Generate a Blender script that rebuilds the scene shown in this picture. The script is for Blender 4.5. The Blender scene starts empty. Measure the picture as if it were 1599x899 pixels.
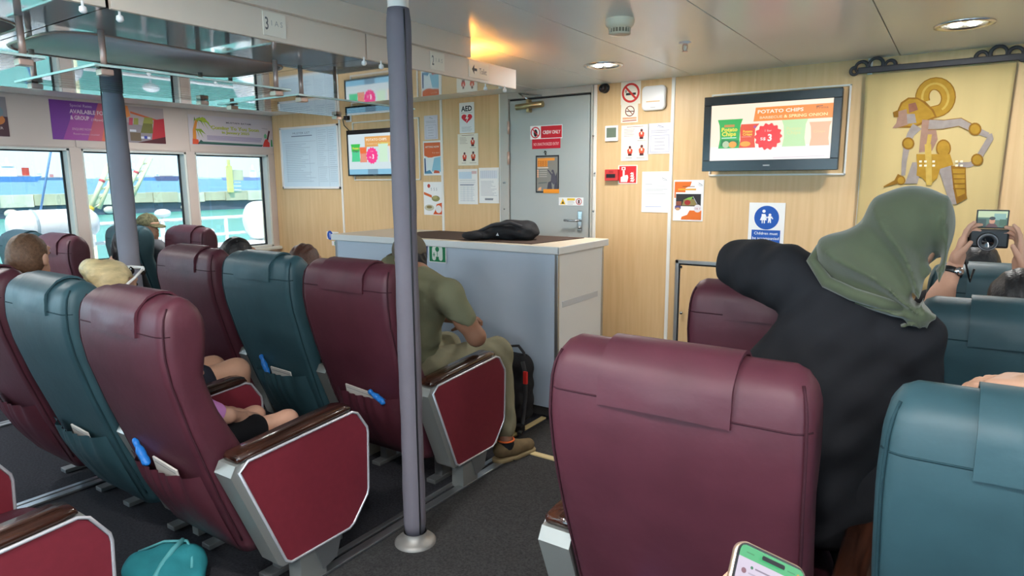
import bpy, bmesh, math, random
import numpy as np
from mathutils import Vector, Matrix

random.seed(7)
scene = bpy.context.scene
COL = scene.collection

# ------------------------------------------------------------------ camera
CAM_H = 1.55
FPX, IMW, IMH = 1023.14, 1599.0, 899.0
_yaw, _pitch, _roll = math.radians(34.089), math.radians(9.295), math.radians(-0.3746)
_fwd = Vector((-math.sin(_yaw) * math.cos(_pitch), math.cos(_yaw) * math.cos(_pitch), -math.sin(_pitch)))
_r0 = Vector((math.cos(_yaw), math.sin(_yaw), 0))
_u0 = _r0.cross(_fwd)
_right = math.cos(_roll) * _r0 + math.sin(_roll) * _u0
_up = -math.sin(_roll) * _r0 + math.cos(_roll) * _u0
cam_data = bpy.data.cameras.new('camera')
cam_data.sensor_width = 36.0
cam_data.lens = FPX / IMW * 36.0
cam_data.clip_start = 0.02
cam_data.clip_end = 9000
cam = bpy.data.objects.new('camera', cam_data)
COL.objects.link(cam)
cam.matrix_world = Matrix(((_right.x, _up.x, -_fwd.x, 0), (_right.y, _up.y, -_fwd.y, 0),
                           (_right.z, _up.z, -_fwd.z, CAM_H), (0, 0, 0, 1)))
scene.camera = cam

# ------------------------------------------------------------------ world, sun, exposure
world = bpy.data.worlds.new('sky')
scene.world = world
world.use_nodes = True
wn = world.node_tree
wn.nodes.clear()
w_out = wn.nodes.new('ShaderNodeOutputWorld')
w_bg = wn.nodes.new('ShaderNodeBackground')
w_ramp = wn.nodes.new('ShaderNodeValToRGB')
w_sep = wn.nodes.new('ShaderNodeSeparateXYZ')
w_tc = wn.nodes.new('ShaderNodeTexCoord')
wn.links.new(w_tc.outputs['Generated'], w_sep.inputs[0])
wn.links.new(w_sep.outputs['Z'], w_ramp.inputs[0])
wn.links.new(w_ramp.outputs[0], w_bg.inputs[0])
wn.links.new(w_bg.outputs[0], w_out.inputs[0])
cr = w_ramp.color_ramp
cr.elements[0].position = 0.0
cr.elements[0].color = (0.50, 0.72, 0.86, 1)
cr.elements[1].position = 0.55
cr.elements[1].color = (0.42, 0.60, 0.84, 1)
e = cr.elements.new(0.10)
e.color = (0.52, 0.72, 0.85, 1)
w_bg.inputs[1].default_value = 1.9

sun_d = bpy.data.lights.new('sun', 'SUN')
sun_d.energy = 4.5
sun_d.angle = math.radians(1.5)
sun_d.color = (1.0, 0.95, 0.86)
sun = bpy.data.objects.new('sun', sun_d)
COL.objects.link(sun)
sun.rotation_euler = (math.radians(22), math.radians(24), 0)

vs = scene.view_settings
vs.view_transform = 'Standard'
vs.look = 'None'
vs.gamma = 1.0
vs.use_curve_mapping = False
vs.exposure = 2.62
scene.cycles.max_bounces = 10
scene.cycles.diffuse_bounces = 5
scene.cycles.glossy_bounces = 5
scene.cycles.transmission_bounces = 6
scene.cycles.transparent_max_bounces = 12
scene.cycles.caustics_reflective = False
scene.cycles.caustics_refractive = False
scene.cycles.sample_clamp_indirect = 4.0

# ------------------------------------------------------------------ placing helpers
WALL_Y, WALL_X, RIGHT_X, BACK_Y, CEIL_Z = 4.95, -6.71, 3.4, -3.6, 2.31
SOFF_Z = 2.10


def ray(px, py):
    return _right * ((px - 799.5) / FPX) - _up * ((py - 449.5) / FPX) + _fwd


def on_y(px, py, y):
    d = ray(px, py)
    return Vector((0, 0, CAM_H)) + d * (y / d.y)


def on_x(px, py, x):
    d = ray(px, py)
    return Vector((0, 0, CAM_H)) + d * (x / d.x)


def on_z(px, py, z):
    d = ray(px, py)
    return Vector((0, 0, CAM_H)) + d * ((z - CAM_H) / d.z)


# ------------------------------------------------------------------ materials
def lin(h):
    if not isinstance(h, str):
        return h
    h = h.lstrip('#')
    out = []
    for i in (0, 2, 4):
        c = int(h[i:i + 2], 16) / 255
        out.append(c / 12.92 if c <= 0.04045 else ((c + 0.055) / 1.055) ** 2.4)
    return tuple(out)


MATS = {}


def mat(name, color, rough=0.5, metal=0.0, spec=0.5, var=0.0, vscale=6.0, bump=0.0, bscale=60.0,
        stretch=(1, 1, 1), emit=0.0, coat=0.0, ior=1.5, sheen=0.0, alpha=1.0):
    """Principled material; var = colour variation by noise, bump = fine relief."""
    if name in MATS:
        return MATS[name]
    m = bpy.data.materials.new(name)
    m.use_nodes = True
    nt = m.node_tree
    b = nt.nodes['Principled BSDF']
    c = lin(color)
    b.inputs['Base Color'].default_value = (*c, 1)
    b.inputs['Roughness'].default_value = rough
    b.inputs['Metallic'].default_value = metal
    b.inputs['Specular IOR Level'].default_value = spec
    b.inputs['IOR'].default_value = ior
    b.inputs['Coat Weight'].default_value = coat
    b.inputs['Coat Roughness'].default_value = 0.08
    b.inputs['Sheen Weight'].default_value = sheen
    if emit:
        b.inputs['Emission Color'].default_value = (*c, 1)
        b.inputs['Emission Strength'].default_value = emit
    if var or bump:
        tc = nt.nodes.new('ShaderNodeTexCoord')
        mp = nt.nodes.new('ShaderNodeMapping')
        mp.inputs['Scale'].default_value = stretch
        nt.links.new(tc.outputs['Object'], mp.inputs[0])
        if var:
            n = nt.nodes.new('ShaderNodeTexNoise')
            n.inputs['Scale'].default_value = vscale
            n.inputs['Detail'].default_value = 5
            r = nt.nodes.new('ShaderNodeValToRGB')
            lo = tuple(max(0, x * (1 - var)) for x in c)
            hi = tuple(min(1, x * (1 + var)) for x in c)
            r.color_ramp.elements[0].position = 0.3
            r.color_ramp.elements[1].position = 0.7
            r.color_ramp.elements[0].color = (*lo, 1)
            r.color_ramp.elements[1].color = (*hi, 1)
            nt.links.new(mp.outputs[0], n.inputs['Vector'])
            nt.links.new(n.outputs['Fac'], r.inputs[0])
            nt.links.new(r.outputs[0], b.inputs['Base Color'])
        if bump:
            n2 = nt.nodes.new('ShaderNodeTexNoise')
            n2.inputs['Scale'].default_value = bscale
            n2.inputs['Detail'].default_value = 3
            bp = nt.nodes.new('ShaderNodeBump')
            bp.inputs['Strength'].default_value = bump
            bp.inputs['Distance'].default_value = 0.01
            nt.links.new(mp.outputs[0], n2.inputs['Vector'])
            nt.links.new(n2.outputs['Fac'], bp.inputs['Height'])
            nt.links.new(bp.outputs[0], b.inputs['Normal'])
    MATS[name] = m
    return m


def glass_mat(name, tint, ior=1.5, rough=0.0):
    """Clear sheet glass: Fresnel mix of a straight-through tint and a mirror reflection."""
    m = bpy.data.materials.new(name)
    m.use_nodes = True
    nt = m.node_tree
    nt.nodes.clear()
    o = nt.nodes.new('ShaderNodeOutputMaterial')
    mx = nt.nodes.new('ShaderNodeMixShader')
    fr = nt.nodes.new('ShaderNodeFresnel')
    fr.inputs[0].default_value = ior
    t = nt.nodes.new('ShaderNodeBsdfTransparent')
    t.inputs[0].default_value = (*lin(tint), 1)
    g = nt.nodes.new('ShaderNodeBsdfGlossy')
    g.inputs['Roughness'].default_value = rough
    nt.links.new(fr.outputs[0], mx.inputs[0])
    nt.links.new(t.outputs[0], mx.inputs[1])
    nt.links.new(g.outputs[0], mx.inputs[2])
    nt.links.new(mx.outputs[0], o.inputs[0])
    MATS[name] = m
    return m


def wood_mat(name, c1, c2, rough=0.45, axis='Z', scale=14.0, coat=0.0, spec=0.4):
    m = bpy.data.materials.new(name)
    m.use_nodes = True
    nt = m.node_tree
    b = nt.nodes['Principled BSDF']
    tc = nt.nodes.new('ShaderNodeTexCoord')
    mp = nt.nodes.new('ShaderNodeMapping')
    mp.inputs['Scale'].default_value = {'Z': (1, 1, 0.06), 'Y': (1, 0.06, 1)}[axis]
    n = nt.nodes.new('ShaderNodeTexNoise')
    n.inputs['Scale'].default_value = scale
    n.inputs['Detail'].default_value = 6
    n.inputs['Distortion'].default_value = 0.3
    r = nt.nodes.new('ShaderNodeValToRGB')
    r.color_ramp.elements[0].position = 0.33
    r.color_ramp.elements[1].position = 0.68
    r.color_ramp.elements[0].color = (*lin(c1), 1)
    r.color_ramp.elements[1].color = (*lin(c2), 1)
    nt.links.new(tc.outputs['Object'], mp.inputs[0])
    nt.links.new(mp.outputs[0], n.inputs['Vector'])
    nt.links.new(n.outputs['Fac'], r.inputs[0])
    nt.links.new(r.outputs[0], b.inputs['Base Color'])
    b.inputs['Roughness'].default_value = rough
    b.inputs['Coat Weight'].default_value = coat
    b.inputs['Specular IOR Level'].default_value = spec
    MATS[name] = m
    return m


# ------------------------------------------------------------------ mesh helpers
class MB:
    """Collects vertices and faces; build() links them as one mesh object."""

    def __init__(self):
        self.v, self.f, self.s = [], [], []

    def add(self, verts, faces, smooth=False):
        o = len(self.v)
        self.v += [tuple(p) for p in verts]
        self.f += [tuple(i + o for i in f) for f in faces]
        self.s += [smooth] * len(faces)
        return self

    def box(self, x0, x1, y0, y1, z0, z1, mtx=None):
        v = [(x, y, z) for z in (z0, z1) for y in (y0, y1) for x in (x0, x1)]
        if mtx is not None:
            v = [mtx @ Vector(p) for p in v]
        return self.add(v, [(0, 2, 3, 1), (4, 5, 7, 6), (0, 1, 5, 4), (2, 6, 7, 3), (0, 4, 6, 2), (1, 3, 7, 5)])

    def bbox(self, x0, x1, y0, y1, z0, z1, b=0.006, mtx=None):
        """bevelled box"""
        bm = bmesh.new()
        bmesh.ops.create_cube(bm, size=1)
        for v in bm.verts:
            v.co = Vector(((x0 + x1) / 2 + v.co.x * (x1 - x0), (y0 + y1) / 2 + v.co.y * (y1 - y0), (z0 + z1) / 2 + v.co.z * (z1 - z0)))
        b = min(b, 0.49 * min(x1 - x0, y1 - y0, z1 - z0))
        bmesh.ops.bevel(bm, geom=bm.edges[:], offset=b, segments=2, profile=0.6, affect='EDGES')
        bm.verts.index_update()
        vs_ = [mtx @ v.co if mtx is not None else v.co.copy() for v in bm.verts]
        self.add(vs_, [[v.index for v in f.verts] for f in bm.faces])
        bm.free()
        return self

    def tube(self, pts, r, n=10, cap=True, closed=False):
        pts = [Vector(p) for p in pts]
        m = len(pts)
        rs = r if isinstance(r, (list, tuple)) else [r] * m
        verts, faces = [], []
        ref = None
        for i, p in enumerate(pts):
            if closed:
                t = pts[(i + 1) % m] - pts[i - 1]
            else:
                t = pts[min(i + 1, m - 1)] - pts[max(i - 1, 0)]
            t.normalize()
            if ref is None:
                ref = Vector((0, 0, 1)) if abs(t.z) < 0.9 else Vector((1, 0, 0))
            a = t.cross(ref)
            if a.length < 1e-6:
                a = t.orthogonal()
            a.normalize()
            b = a.cross(t)
            ref = b
            for k in range(n):
                an = 2 * math.pi * k / n
                verts.append(p + (a * math.cos(an) + b * math.sin(an)) * rs[i])
        segs = m if closed else m - 1
        for i in range(segs):
            j = (i + 1) % m
            for k in range(n):
                faces.append((i * n + k, i * n + (k + 1) % n, j * n + (k + 1) % n, j * n + k))
        self.add(verts, faces, True)
        if cap and not closed:
            o = len(self.v) - len(verts)
            self.f += [tuple(o + k for k in range(n))[::-1], tuple(o + (m - 1) * n + k for k in range(n))]
            self.s += [False, False]
        return self

    def cyl(self, p0, p1, r, n=20, r2=None):
        return self.tube([p0, p1], [r, r if r2 is None else r2], n)

    def prism(self, poly, d0, d1, fn):
        """polygon (a,b) extruded from depth d0 to d1; fn(a,b,d)->xyz"""
        n = len(poly)
        v = [fn(a, b, d0) for a, b in poly] + [fn(a, b, d1) for a, b in poly]
        f = [tuple(range(n))[::-1], tuple(range(n, 2 * n))] + [(i, (i + 1) % n, n + (i + 1) % n, n + i) for i in range(n)]
        return self.add(v, f)

    def lathe(self, prof, c, n=32, axis=(0, 0, 1)):
        ax = Vector(axis).normalized()
        a = ax.orthogonal().normalized()
        b = ax.cross(a)
        c = Vector(c)
        verts, faces = [], []
        for r, h in prof:
            for k in range(n):
                an = 2 * math.pi * k / n
                verts.append(c + ax * h + (a * math.cos(an) + b * math.sin(an)) * r)
        for i in range(len(prof) - 1):
            for k in range(n):
                faces.append((i * n + k, i * n + (k + 1) % n, (i + 1) * n + (k + 1) % n, (i + 1) * n + k))
        return self.add(verts, faces, True)

    def rings(self, rings, cap=True, closed_loop=True):
        n = len(rings[0])
        verts = [p for r in rings for p in r]
        faces = []
        for i in range(len(rings) - 1):
            for k in range(n if closed_loop else n - 1):
                faces.append((i * n + k, i * n + (k + 1) % n, (i + 1) * n + (k + 1) % n, (i + 1) * n + k))
        self.add(verts, faces, True)
        if cap:
            o = len(self.v) - len(verts)
            m = len(rings)
            self.f += [tuple(o + k for k in range(n))[::-1], tuple(o + (m - 1) * n + k for k in range(n))]
            self.s += [True, True]
        return self

    def grid(self, rows):
        """open surface from rows of points"""
        return self.rings(rows, cap=False, closed_loop=False)

    def sphere(self, c, r, n=14, scale=(1, 1, 1)):
        c = Vector(c)
        rows = []
        for i in range(1, n):
            th = math.pi * i / n
            rows.append([c + Vector((math.sin(th) * math.cos(2 * math.pi * k / (2 * n)) * r * scale[0],
                                     math.sin(th) * math.sin(2 * math.pi * k / (2 * n)) * r * scale[1],
                                     math.cos(th) * r * scale[2])) for k in range(2 * n)])
        return self.rings(rows[::-1])

    def mesh(self, name):
        me = bpy.data.meshes.new(name)
        me.from_pydata(self.v, [], self.f)
        me.polygons.foreach_set('use_smooth', self.s)
        me.validate()
        return me

    def build(self, name, material, parent=None, loc=None, fix=True):
        me = self.mesh(name)
        if fix:
            bm = bmesh.new()
            bm.from_mesh(me)
            bmesh.ops.recalc_face_normals(bm, faces=bm.faces[:])
            bm.to_mesh(me)
            bm.free()
        return obj(name, me, material, parent, loc)


def obj(name, me, material=None, parent=None, loc=None):
    o = bpy.data.objects.new(name, me)
    COL.objects.link(o)
    if material is not None:
        m = MATS[material] if isinstance(material, str) else material
        me.materials.clear()
        me.materials.append(m)
    if parent is not None:
        o.parent = parent
    if loc is not None:
        o.location = loc
    return o


def empty(name, loc=(0, 0, 0), rz=0.0):
    o = bpy.data.objects.new(name, None)
    COL.objects.link(o)
    o.location = loc
    o.rotation_euler = (0, 0, rz)
    o.empty_display_size = 0.05
    return o


def tag(o, label, cat, group=None, kind=None):
    o['label'] = label
    o['category'] = cat
    if group:
        o['group'] = group
    if kind:
        o['kind'] = kind
    return o


def struct(o, label=None):
    o['kind'] = 'structure'
    if label:
        o['label'] = label
    return o


_TXT = {}


def text_geo(s, size, align='LEFT', bold=0.0):
    """outline of a line of lettering as (verts2d, faces)"""
    cu = bpy.data.curves.new('lettering', 'FONT')
    cu.body = s
    cu.size = size
    cu.align_x = align
    cu.resolution_u = 2
    cu.offset = bold * size
    o = bpy.data.objects.new('lettering', cu)
    COL.objects.link(o)
    dg = bpy.context.evaluated_depsgraph_get()
    me = bpy.data.meshes.new_from_object(o.evaluated_get(dg))
    v = [tuple(p.co)[:2] for p in me.vertices]
    f = [tuple(p.vertices) for p in me.polygons]
    bpy.data.objects.remove(o)
    bpy.data.curves.remove(cu)
    bpy.data.meshes.remove(me)
    return v, f


class Sheet:
    """A flat printed thing: local axes u (right), v (up) and normal n at an origin (its lower left corner)."""

    def __init__(self, origin, u, v, w, h):
        self.o, self.u, self.v = Vector(origin), Vector(u).normalized(), Vector(v).normalized()
        self.n = self.u.cross(self.v)
        self.w, self.h = w, h
        self.buckets = {}
        self.layer = 0.0006

    def p(self, a, b, d):
        return self.o + self.u * a + self.v * b + self.n * d

    def mb(self, color, name='print'):
        k = (color, name)
        if k not in self.buckets:
            self.buckets[k] = MB()
        return self.buckets[k]

    def poly(self, color, pts, name='print', d=None):
        """fractional (0..1) coordinates"""
        d = self.layer if d is None else d
        q = [(a * self.w, b * self.h) for a, b in pts]
        self.mb(color, name).add([self.p(a, b, d) for a, b in q], [tuple(range(len(q)))])
        self.layer += 0.00008
        return self

    def rect(self, color, a0, b0, a1, b1, name='print'):
        return self.poly(color, [(a0, b0), (a1, b0), (a1, b1), (a0, b1)], name)

    def disc(self, color, a, b, r, n=28, sx=1.0, sy=1.0, name='print', a0=0, a1=2 * math.pi):
        """r as a fraction of the width"""
        R = r * self.w
        pts = [(a + sx * R * math.cos(t) / self.w, b + sy * R * math.sin(t) / self.h)
               for t in [a0 + (a1 - a0) * k / n for k in range(n)]]
        return self.poly(color, pts, name)

    def ring(self, color, a, b, r, t, n=32, name='print'):
        R, T = r * self.w, t * self.w
        v, f = [], []
        for k in range(n):
            an = 2 * math.pi * k / n
            for q in (R, R - T):
                v.append(self.p(a * self.w + q * math.cos(an), b * self.h + q * math.sin(an), self.layer))
        for k in range(n):
            j = (k + 1) % n
            f.append((2 * k, 2 * j, 2 * j + 1, 2 * k + 1))
        self.mb(color, name).add(v, f)
        self.layer += 0.00008
        return self

    def line(self, color, a0, b0, a1, b1, t, name='print'):
        x0, y0, x1, y1 = a0 * self.w, b0 * self.h, a1 * self.w, b1 * self.h
        T = t * self.w / 2
        L = math.hypot(x1 - x0, y1 - y0) or 1
        nx, ny = -(y1 - y0) / L * T, (x1 - x0) / L * T
        self.mb(color, name).add([self.p(x0 + nx, y0 + ny, self.layer), self.p(x1 + nx, y1 + ny, self.layer),
                                  self.p(x1 - nx, y1 - ny, self.layer), self.p(x0 - nx, y0 - ny, self.layer)], [(0, 3, 2, 1)])
        self.layer += 0.00004
        return self

    def text(self, color, s, a, b, size, align='LEFT', bold=0.0, name='lettering', width=None):
        """size as a fraction of the height; width fits the line to a fraction of the sheet's width"""
        v, f = text_geo(s, size * self.h, align, bold)
        if not v:
            return self
        k = 1.0
        if width:
            xs = [p[0] for p in v]
            k = width * self.w / max(1e-6, max(xs) - min(xs))
        self.mb(color, name).add([self.p(a * self.w + x * k, b * self.h + y, self.layer) for x, y in v], f)
        self.layer += 0.00008
        return self

    def lines(self, color, a0, a1, b0, b1, n, t=0.006, ragged=0.25):
        """rows of small unreadable print"""
        for i in range(n):
            b = b1 + (b0 - b1) * i / max(1, n - 1)
            e = a1 - random.random() * ragged * (a1 - a0)
            self.line(color, a0, b, e, b, t)
        return self

    def finish(self, name, material, label, cat, group=None, thick=0.0015, bevel=0.0):
        m = MB()
        c = [(0, 0), (self.w, 0), (self.w, self.h), (0, self.h)]
        m.prism(c, -thick, 0.0003, lambda a, b, d: self.p(a, b, d))
        o = m.build(name, material)
        tag(o, label, cat, group)
        for (color, nm), b in self.buckets.items():
            q = b.build(nm, ink(color), o, fix=False)
            if len(b.f) > 1:
                q['kind'] = 'stuff'
        return o


def ink(c, rough=0.5):
    if c in MATS:
        return MATS[c]
    return mat(c, c, rough=rough, spec=0.3)


def wall_sheet(px0, py0, px1, py1, y=WALL_Y - 0.018, tilt=0.0):
    """sheet on the front bulkhead whose corners are measured at the left/top and right/bottom"""
    a, b = on_y(px0, py0, y), on_y(px1, py1, y)
    u, v = Vector((math.cos(tilt), 0, math.sin(tilt))), Vector((-math.sin(tilt), 0, math.cos(tilt)))
    return Sheet((a.x, y, b.z), u, v, b.x - a.x, a.z - b.z)


def left_sheet(px0, py0, px1, py1, x=WALL_X + 0.004):
    a, b = on_x(px0, py0, x), on_x(px1, py1, x)
    return Sheet((x, a.y, b.z), (0, 1, 0), (0, 0, 1), b.y - a.y, a.z - b.z)


# ------------------------------------------------------------------ smooth solids (distance fields meshed by surface nets)
class SDF:
    def __init__(self, voxel=0.014, k=0.03):
        self.h, self.k, self.prims = voxel, k, []

    def cone(self, a, b, ra, rb=None, k=None):
        self.prims.append(('c', np.array(a, float), np.array(b, float), ra, ra if rb is None else rb, k))
        return self

    def chain(self, pts, k=None):
        """pts: (x,y,z,r) joints"""
        for p, q in zip(pts[:-1], pts[1:]):
            self.cone(p[:3], q[:3], p[3], q[3], k)
        return self

    def ell(self, c, r, rot=None, k=None):
        self.prims.append(('e', np.array(c, float), np.array(r, float), rot, None, k))
        return self

    def rbox(self, c, half, rad, rot=None, k=None):
        self.prims.append(('b', np.array(c, float), np.array(half, float), rot, rad, k))
        return self

    def cut(self, c, half, rot=None, rad=0.005):
        self.prims.append(('x', np.array(c, float), np.array(half, float), rot, rad, None))
        return self

    def _bounds(self, p):
        if p[0] == 'c':
            r = max(p[3], p[4])
            return np.minimum(p[1], p[2]) - r, np.maximum(p[1], p[2]) + r
        R = float(np.linalg.norm(p[2])) if p[0] != 'e' or p[3] is not None else None
        if R is None:
            return p[1] - p[2], p[1] + p[2]
        return p[1] - R - (p[4] or 0) * 0, p[1] + R

    def mesh(self, disp=None):
        h = self.h
        solid = [p for p in self.prims if p[0] != 'x']
        lo = np.min([self._bounds(p)[0] for p in solid], axis=0) - 4 * h - 0.01
        hi = np.max([self._bounds(p)[1] for p in solid], axis=0) + 4 * h + 0.01
        n = np.ceil((hi - lo) / h).astype(int) + 1
        F = np.full(n, 0.5)
        ax = [lo[i] + h * np.arange(n[i]) for i in range(3)]
        for p in self.prims:
            k = self.k if p[5] is None else p[5]
            b0, b1 = self._bounds(p)
            m = max(k * 1.2, 0) + 3 * h
            i0 = np.clip(np.floor((b0 - m - lo) / h).astype(int), 0, n)
            i1 = np.clip(np.ceil((b1 + m - lo) / h).astype(int) + 1, 0, n)
            if (i1 <= i0).any():
                continue
            sl = tuple(slice(a, b) for a, b in zip(i0, i1))
            X, Y, Z = np.meshgrid(ax[0][sl[0]], ax[1][sl[1]], ax[2][sl[2]], indexing='ij')
            P = np.stack([X, Y, Z], -1)
            if p[0] == 'c':
                a, b = p[1], p[2]
                ba = b - a
                t = np.clip(((P - a) @ ba) / max(1e-9, ba @ ba), 0, 1)
                d = np.linalg.norm(P - a - t[..., None] * ba, axis=-1) - (p[3] + (p[4] - p[3]) * t)
            else:
                Q = P - p[1]
                if p[3] is not None:
                    Q = Q @ np.array(p[3])
                if p[0] == 'e':
                    r = p[2]
                    k0 = np.linalg.norm(Q / r, axis=-1)
                    k1 = np.linalg.norm(Q / (r * r), axis=-1) + 1e-9
                    d = k0 * (k0 - 1) / k1
                else:
                    q = np.abs(Q) - (p[2] - p[4])
                    d = np.linalg.norm(np.maximum(q, 0), axis=-1) + np.minimum(q.max(-1), 0) - p[4]
            G = F[sl]
            if p[0] == 'x':
                F[sl] = np.maximum(G, -d)
            elif k > 0:
                hh = np.clip(0.5 + 0.5 * (G - d) / k, 0, 1)
                F[sl] = G * (1 - hh) + d * hh - k * hh * (1 - hh)
            else:
                F[sl] = np.minimum(G, d)
        if disp is not None:
            X, Y, Z = np.meshgrid(*ax, indexing='ij')
            F = F + disp(X, Y, Z)
        return surface_nets(F, lo, h)


def surface_nets(F, lo, h):
    S = F < 0
    n = np.array(F.shape)
    c = n - 1
    cnt = np.zeros(c)
    acc = np.zeros((*c, 3))
    corners = [(i, j, k) for i in (0, 1) for j in (0, 1) for k in (0, 1)]

    def sl(o):
        return tuple(slice(o[i], o[i] + c[i]) for i in range(3))
    for a in corners:
        for axis in range(3):
            if a[axis] == 1:
                continue
            b = list(a)
            b[axis] = 1
            fa, fb = F[sl(a)], F[sl(b)]
            cross = (fa < 0) != (fb < 0)
            t = np.where(cross, fa / np.where(fa - fb == 0, 1, fa - fb), 0)
            for q in range(3):
                acc[..., q] += np.where(cross, a[q] + (t if q == axis else 0), 0)
            cnt += cross
    act = cnt > 0
    idx = np.full(c, -1, int)
    idx[act] = np.arange(act.sum())
    ijk = np.argwhere(act)
    V = lo + h * (ijk + acc[act] / cnt[act][:, None])
    faces = []
    for axis in range(3):
        o1, o2 = [(1, 2), (2, 0), (0, 1)][axis]
        s0 = [slice(0, n[i]) for i in range(3)]
        s1 = list(s0)
        s0[axis] = slice(0, n[axis] - 1)
        s1[axis] = slice(1, n[axis])
        A, B = S[tuple(s0)], S[tuple(s1)]
        for flip, m in ((False, A & ~B), (True, ~A & B)):
            e = np.argwhere(m)
            if not len(e):
                continue
            ok = (e[:, o1] > 0) & (e[:, o2] > 0) & (e[:, o1] < n[o1] - 1) & (e[:, o2] < n[o2] - 1)
            e = e[ok]
            q = []
            for d1, d2 in ((1, 1), (0, 1), (0, 0), (1, 0)):
                g = e.copy()
                g[:, o1] -= d1
                g[:, o2] -= d2
                q.append(idx[g[:, 0], g[:, 1], g[:, 2]])
            q = np.stack(q, 1)
            if flip:
                q = q[:, ::-1]
            faces.append(q)
    Fc = np.concatenate(faces) if faces else np.zeros((0, 4), int)
    return V, Fc


def solid(name, parts, material, parent=None, smooth=2):
    """parts: list of (V,F); joined into one mesh, relaxed a little"""
    vs_, fs_, o = [], [], 0
    for V, Fc in parts:
        if smooth and len(V):
            for _ in range(smooth):
                S = np.zeros_like(V)
                N = np.zeros(len(V))
                for a, b in ((0, 1), (1, 2), (2, 3), (3, 0)):
                    np.add.at(S, Fc[:, a], V[Fc[:, b]])
                    np.add.at(N, Fc[:, a], 1)
                    np.add.at(S, Fc[:, b], V[Fc[:, a]])
                    np.add.at(N, Fc[:, b], 1)
                V = 0.5 * V + 0.5 * S / np.maximum(N, 1)[:, None]
        vs_.append(V)
        fs_.append(Fc + o)
        o += len(V)
    V = np.concatenate(vs_)
    Fc = np.concatenate(fs_)
    me = bpy.data.meshes.new(name)
    me.vertices.add(len(V))
    me.vertices.foreach_set('co', V.astype(np.float32).ravel())
    me.loops.add(Fc.size)
    me.loops.foreach_set('vertex_index', Fc.astype(np.int32).ravel())
    me.polygons.add(len(Fc))
    me.polygons.foreach_set('loop_start', np.arange(0, Fc.size, 4, dtype=np.int32))
    me.polygons.foreach_set('use_smooth', np.ones(len(Fc), bool))
    me.update(calc_edges=True)
    me.validate()
    return obj(name, me, material, parent)


def rot3(rx=0, ry=0, rz=0):
    return np.array((Matrix.Rotation(rz, 3, 'Z') @ Matrix.Rotation(ry, 3, 'Y') @ Matrix.Rotation(rx, 3, 'X')))
# ------------------------------------------------------------------ shared materials
mat('carpet', '#35353a', rough=0.95, spec=0.1, var=0.35, vscale=90, bump=0.5, bscale=420)
mat('carpet_aisle', '#3e3d3d', rough=0.95, spec=0.1, var=0.35, vscale=110, bump=0.5, bscale=420)
wood_mat('veneer', '#d6b180', '#dfbc8c', rough=0.42, axis='Z', scale=34)
mat('white_trim', '#e9e6df', rough=0.4)
mat('side_wall', '#cbbbb2', rough=0.55, var=0.02, vscale=3)
mat('window_frame_paint', '#d8dcd6', rough=0.4)
mat('rubber', '#26282b', rough=0.7)
mat('ceiling_paint', '#eff4f2', rough=0.25, spec=0.45, ior=1.6, var=0.015, vscale=2)
mat('ceiling_joint', '#8d8a80', rough=0.6)
mat('soffit_gloss', '#d3d8dc', rough=0.03, metal=0.45, spec=0.7, ior=1.7)
mat('fascia', '#e3d3c2', rough=0.45)
mat('aluminium', '#b9bcbe', rough=0.32, metal=0.9)
mat('steel', '#c8cacb', rough=0.2, metal=1.0)
mat('copper_post', '#cfae9f', rough=0.3, metal=0.35)
mat('pod_grey', '#d3c6c6', rough=0.6)
mat('black_plastic', '#17181b', rough=0.35)
mat('dark_gap', '#3a3634', rough=0.8)
mat('white_plastic', '#ebe8e6', rough=0.35)
mat('door_grey', '#a9aeac', rough=0.38, var=0.03, vscale=3)
mat('door_frame_grey', '#b7b5ae', rough=0.4)
mat('brass', '#b9a37a', rough=0.3, metal=0.85)
mat('paper', '#efeeec', rough=0.7, spec=0.2)
mat('paper_cream', '#efe6d6', rough=0.7, spec=0.2)
glass_mat('window_glass', (0.41, 0.42, 0.425), ior=1.45)
glass_mat('shelf_glass', (0.90, 0.96, 0.94), ior=1.5)
mat('lamp_lens', (1.0, 0.96, 0.88), rough=0.4, emit=14.0)

# ------------------------------------------------------------------ floor
floor = struct(MB().box(WALL_X - 0.3, RIGHT_X + 0.3, BACK_Y - 0.2, WALL_Y + 0.3, -0.12, 0.0).build('floor', 'carpet'),
               'dark grey carpet of the cabin floor')
MB().box(-1.955, -0.98, BACK_Y, 2.99, 0.0, 0.004).build('carpet_runner', 'carpet_aisle', floor)
MB().box(-2.10, -0.98, 3.03, WALL_Y, 0.0, 0.004).build('carpet_runner', 'carpet_aisle', floor)
mat('cream_strip', '#c9b483', rough=0.5)
MB().bbox(-2.13, -0.95, 2.99, 3.03, 0, 0.012, 0.004).build('edging_strip', 'cream_strip', floor)
MB().bbox(-2.165, -2.13, 2.99, 3.54, 0, 0.012, 0.004).build('edging_strip', 'cream_strip', floor)
for x in (-1.985, -3.62, -5.02):
    MB().bbox(x - 0.022, x + 0.022, BACK_Y + 0.1, 3.0, 0, 0.012, 0.003).build('seat_track', 'aluminium', floor)
    MB().bbox(x - 0.075, x - 0.045, BACK_Y + 0.1, 3.0, 0, 0.008, 0.003).build('seat_track', 'aluminium', floor)

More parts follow.
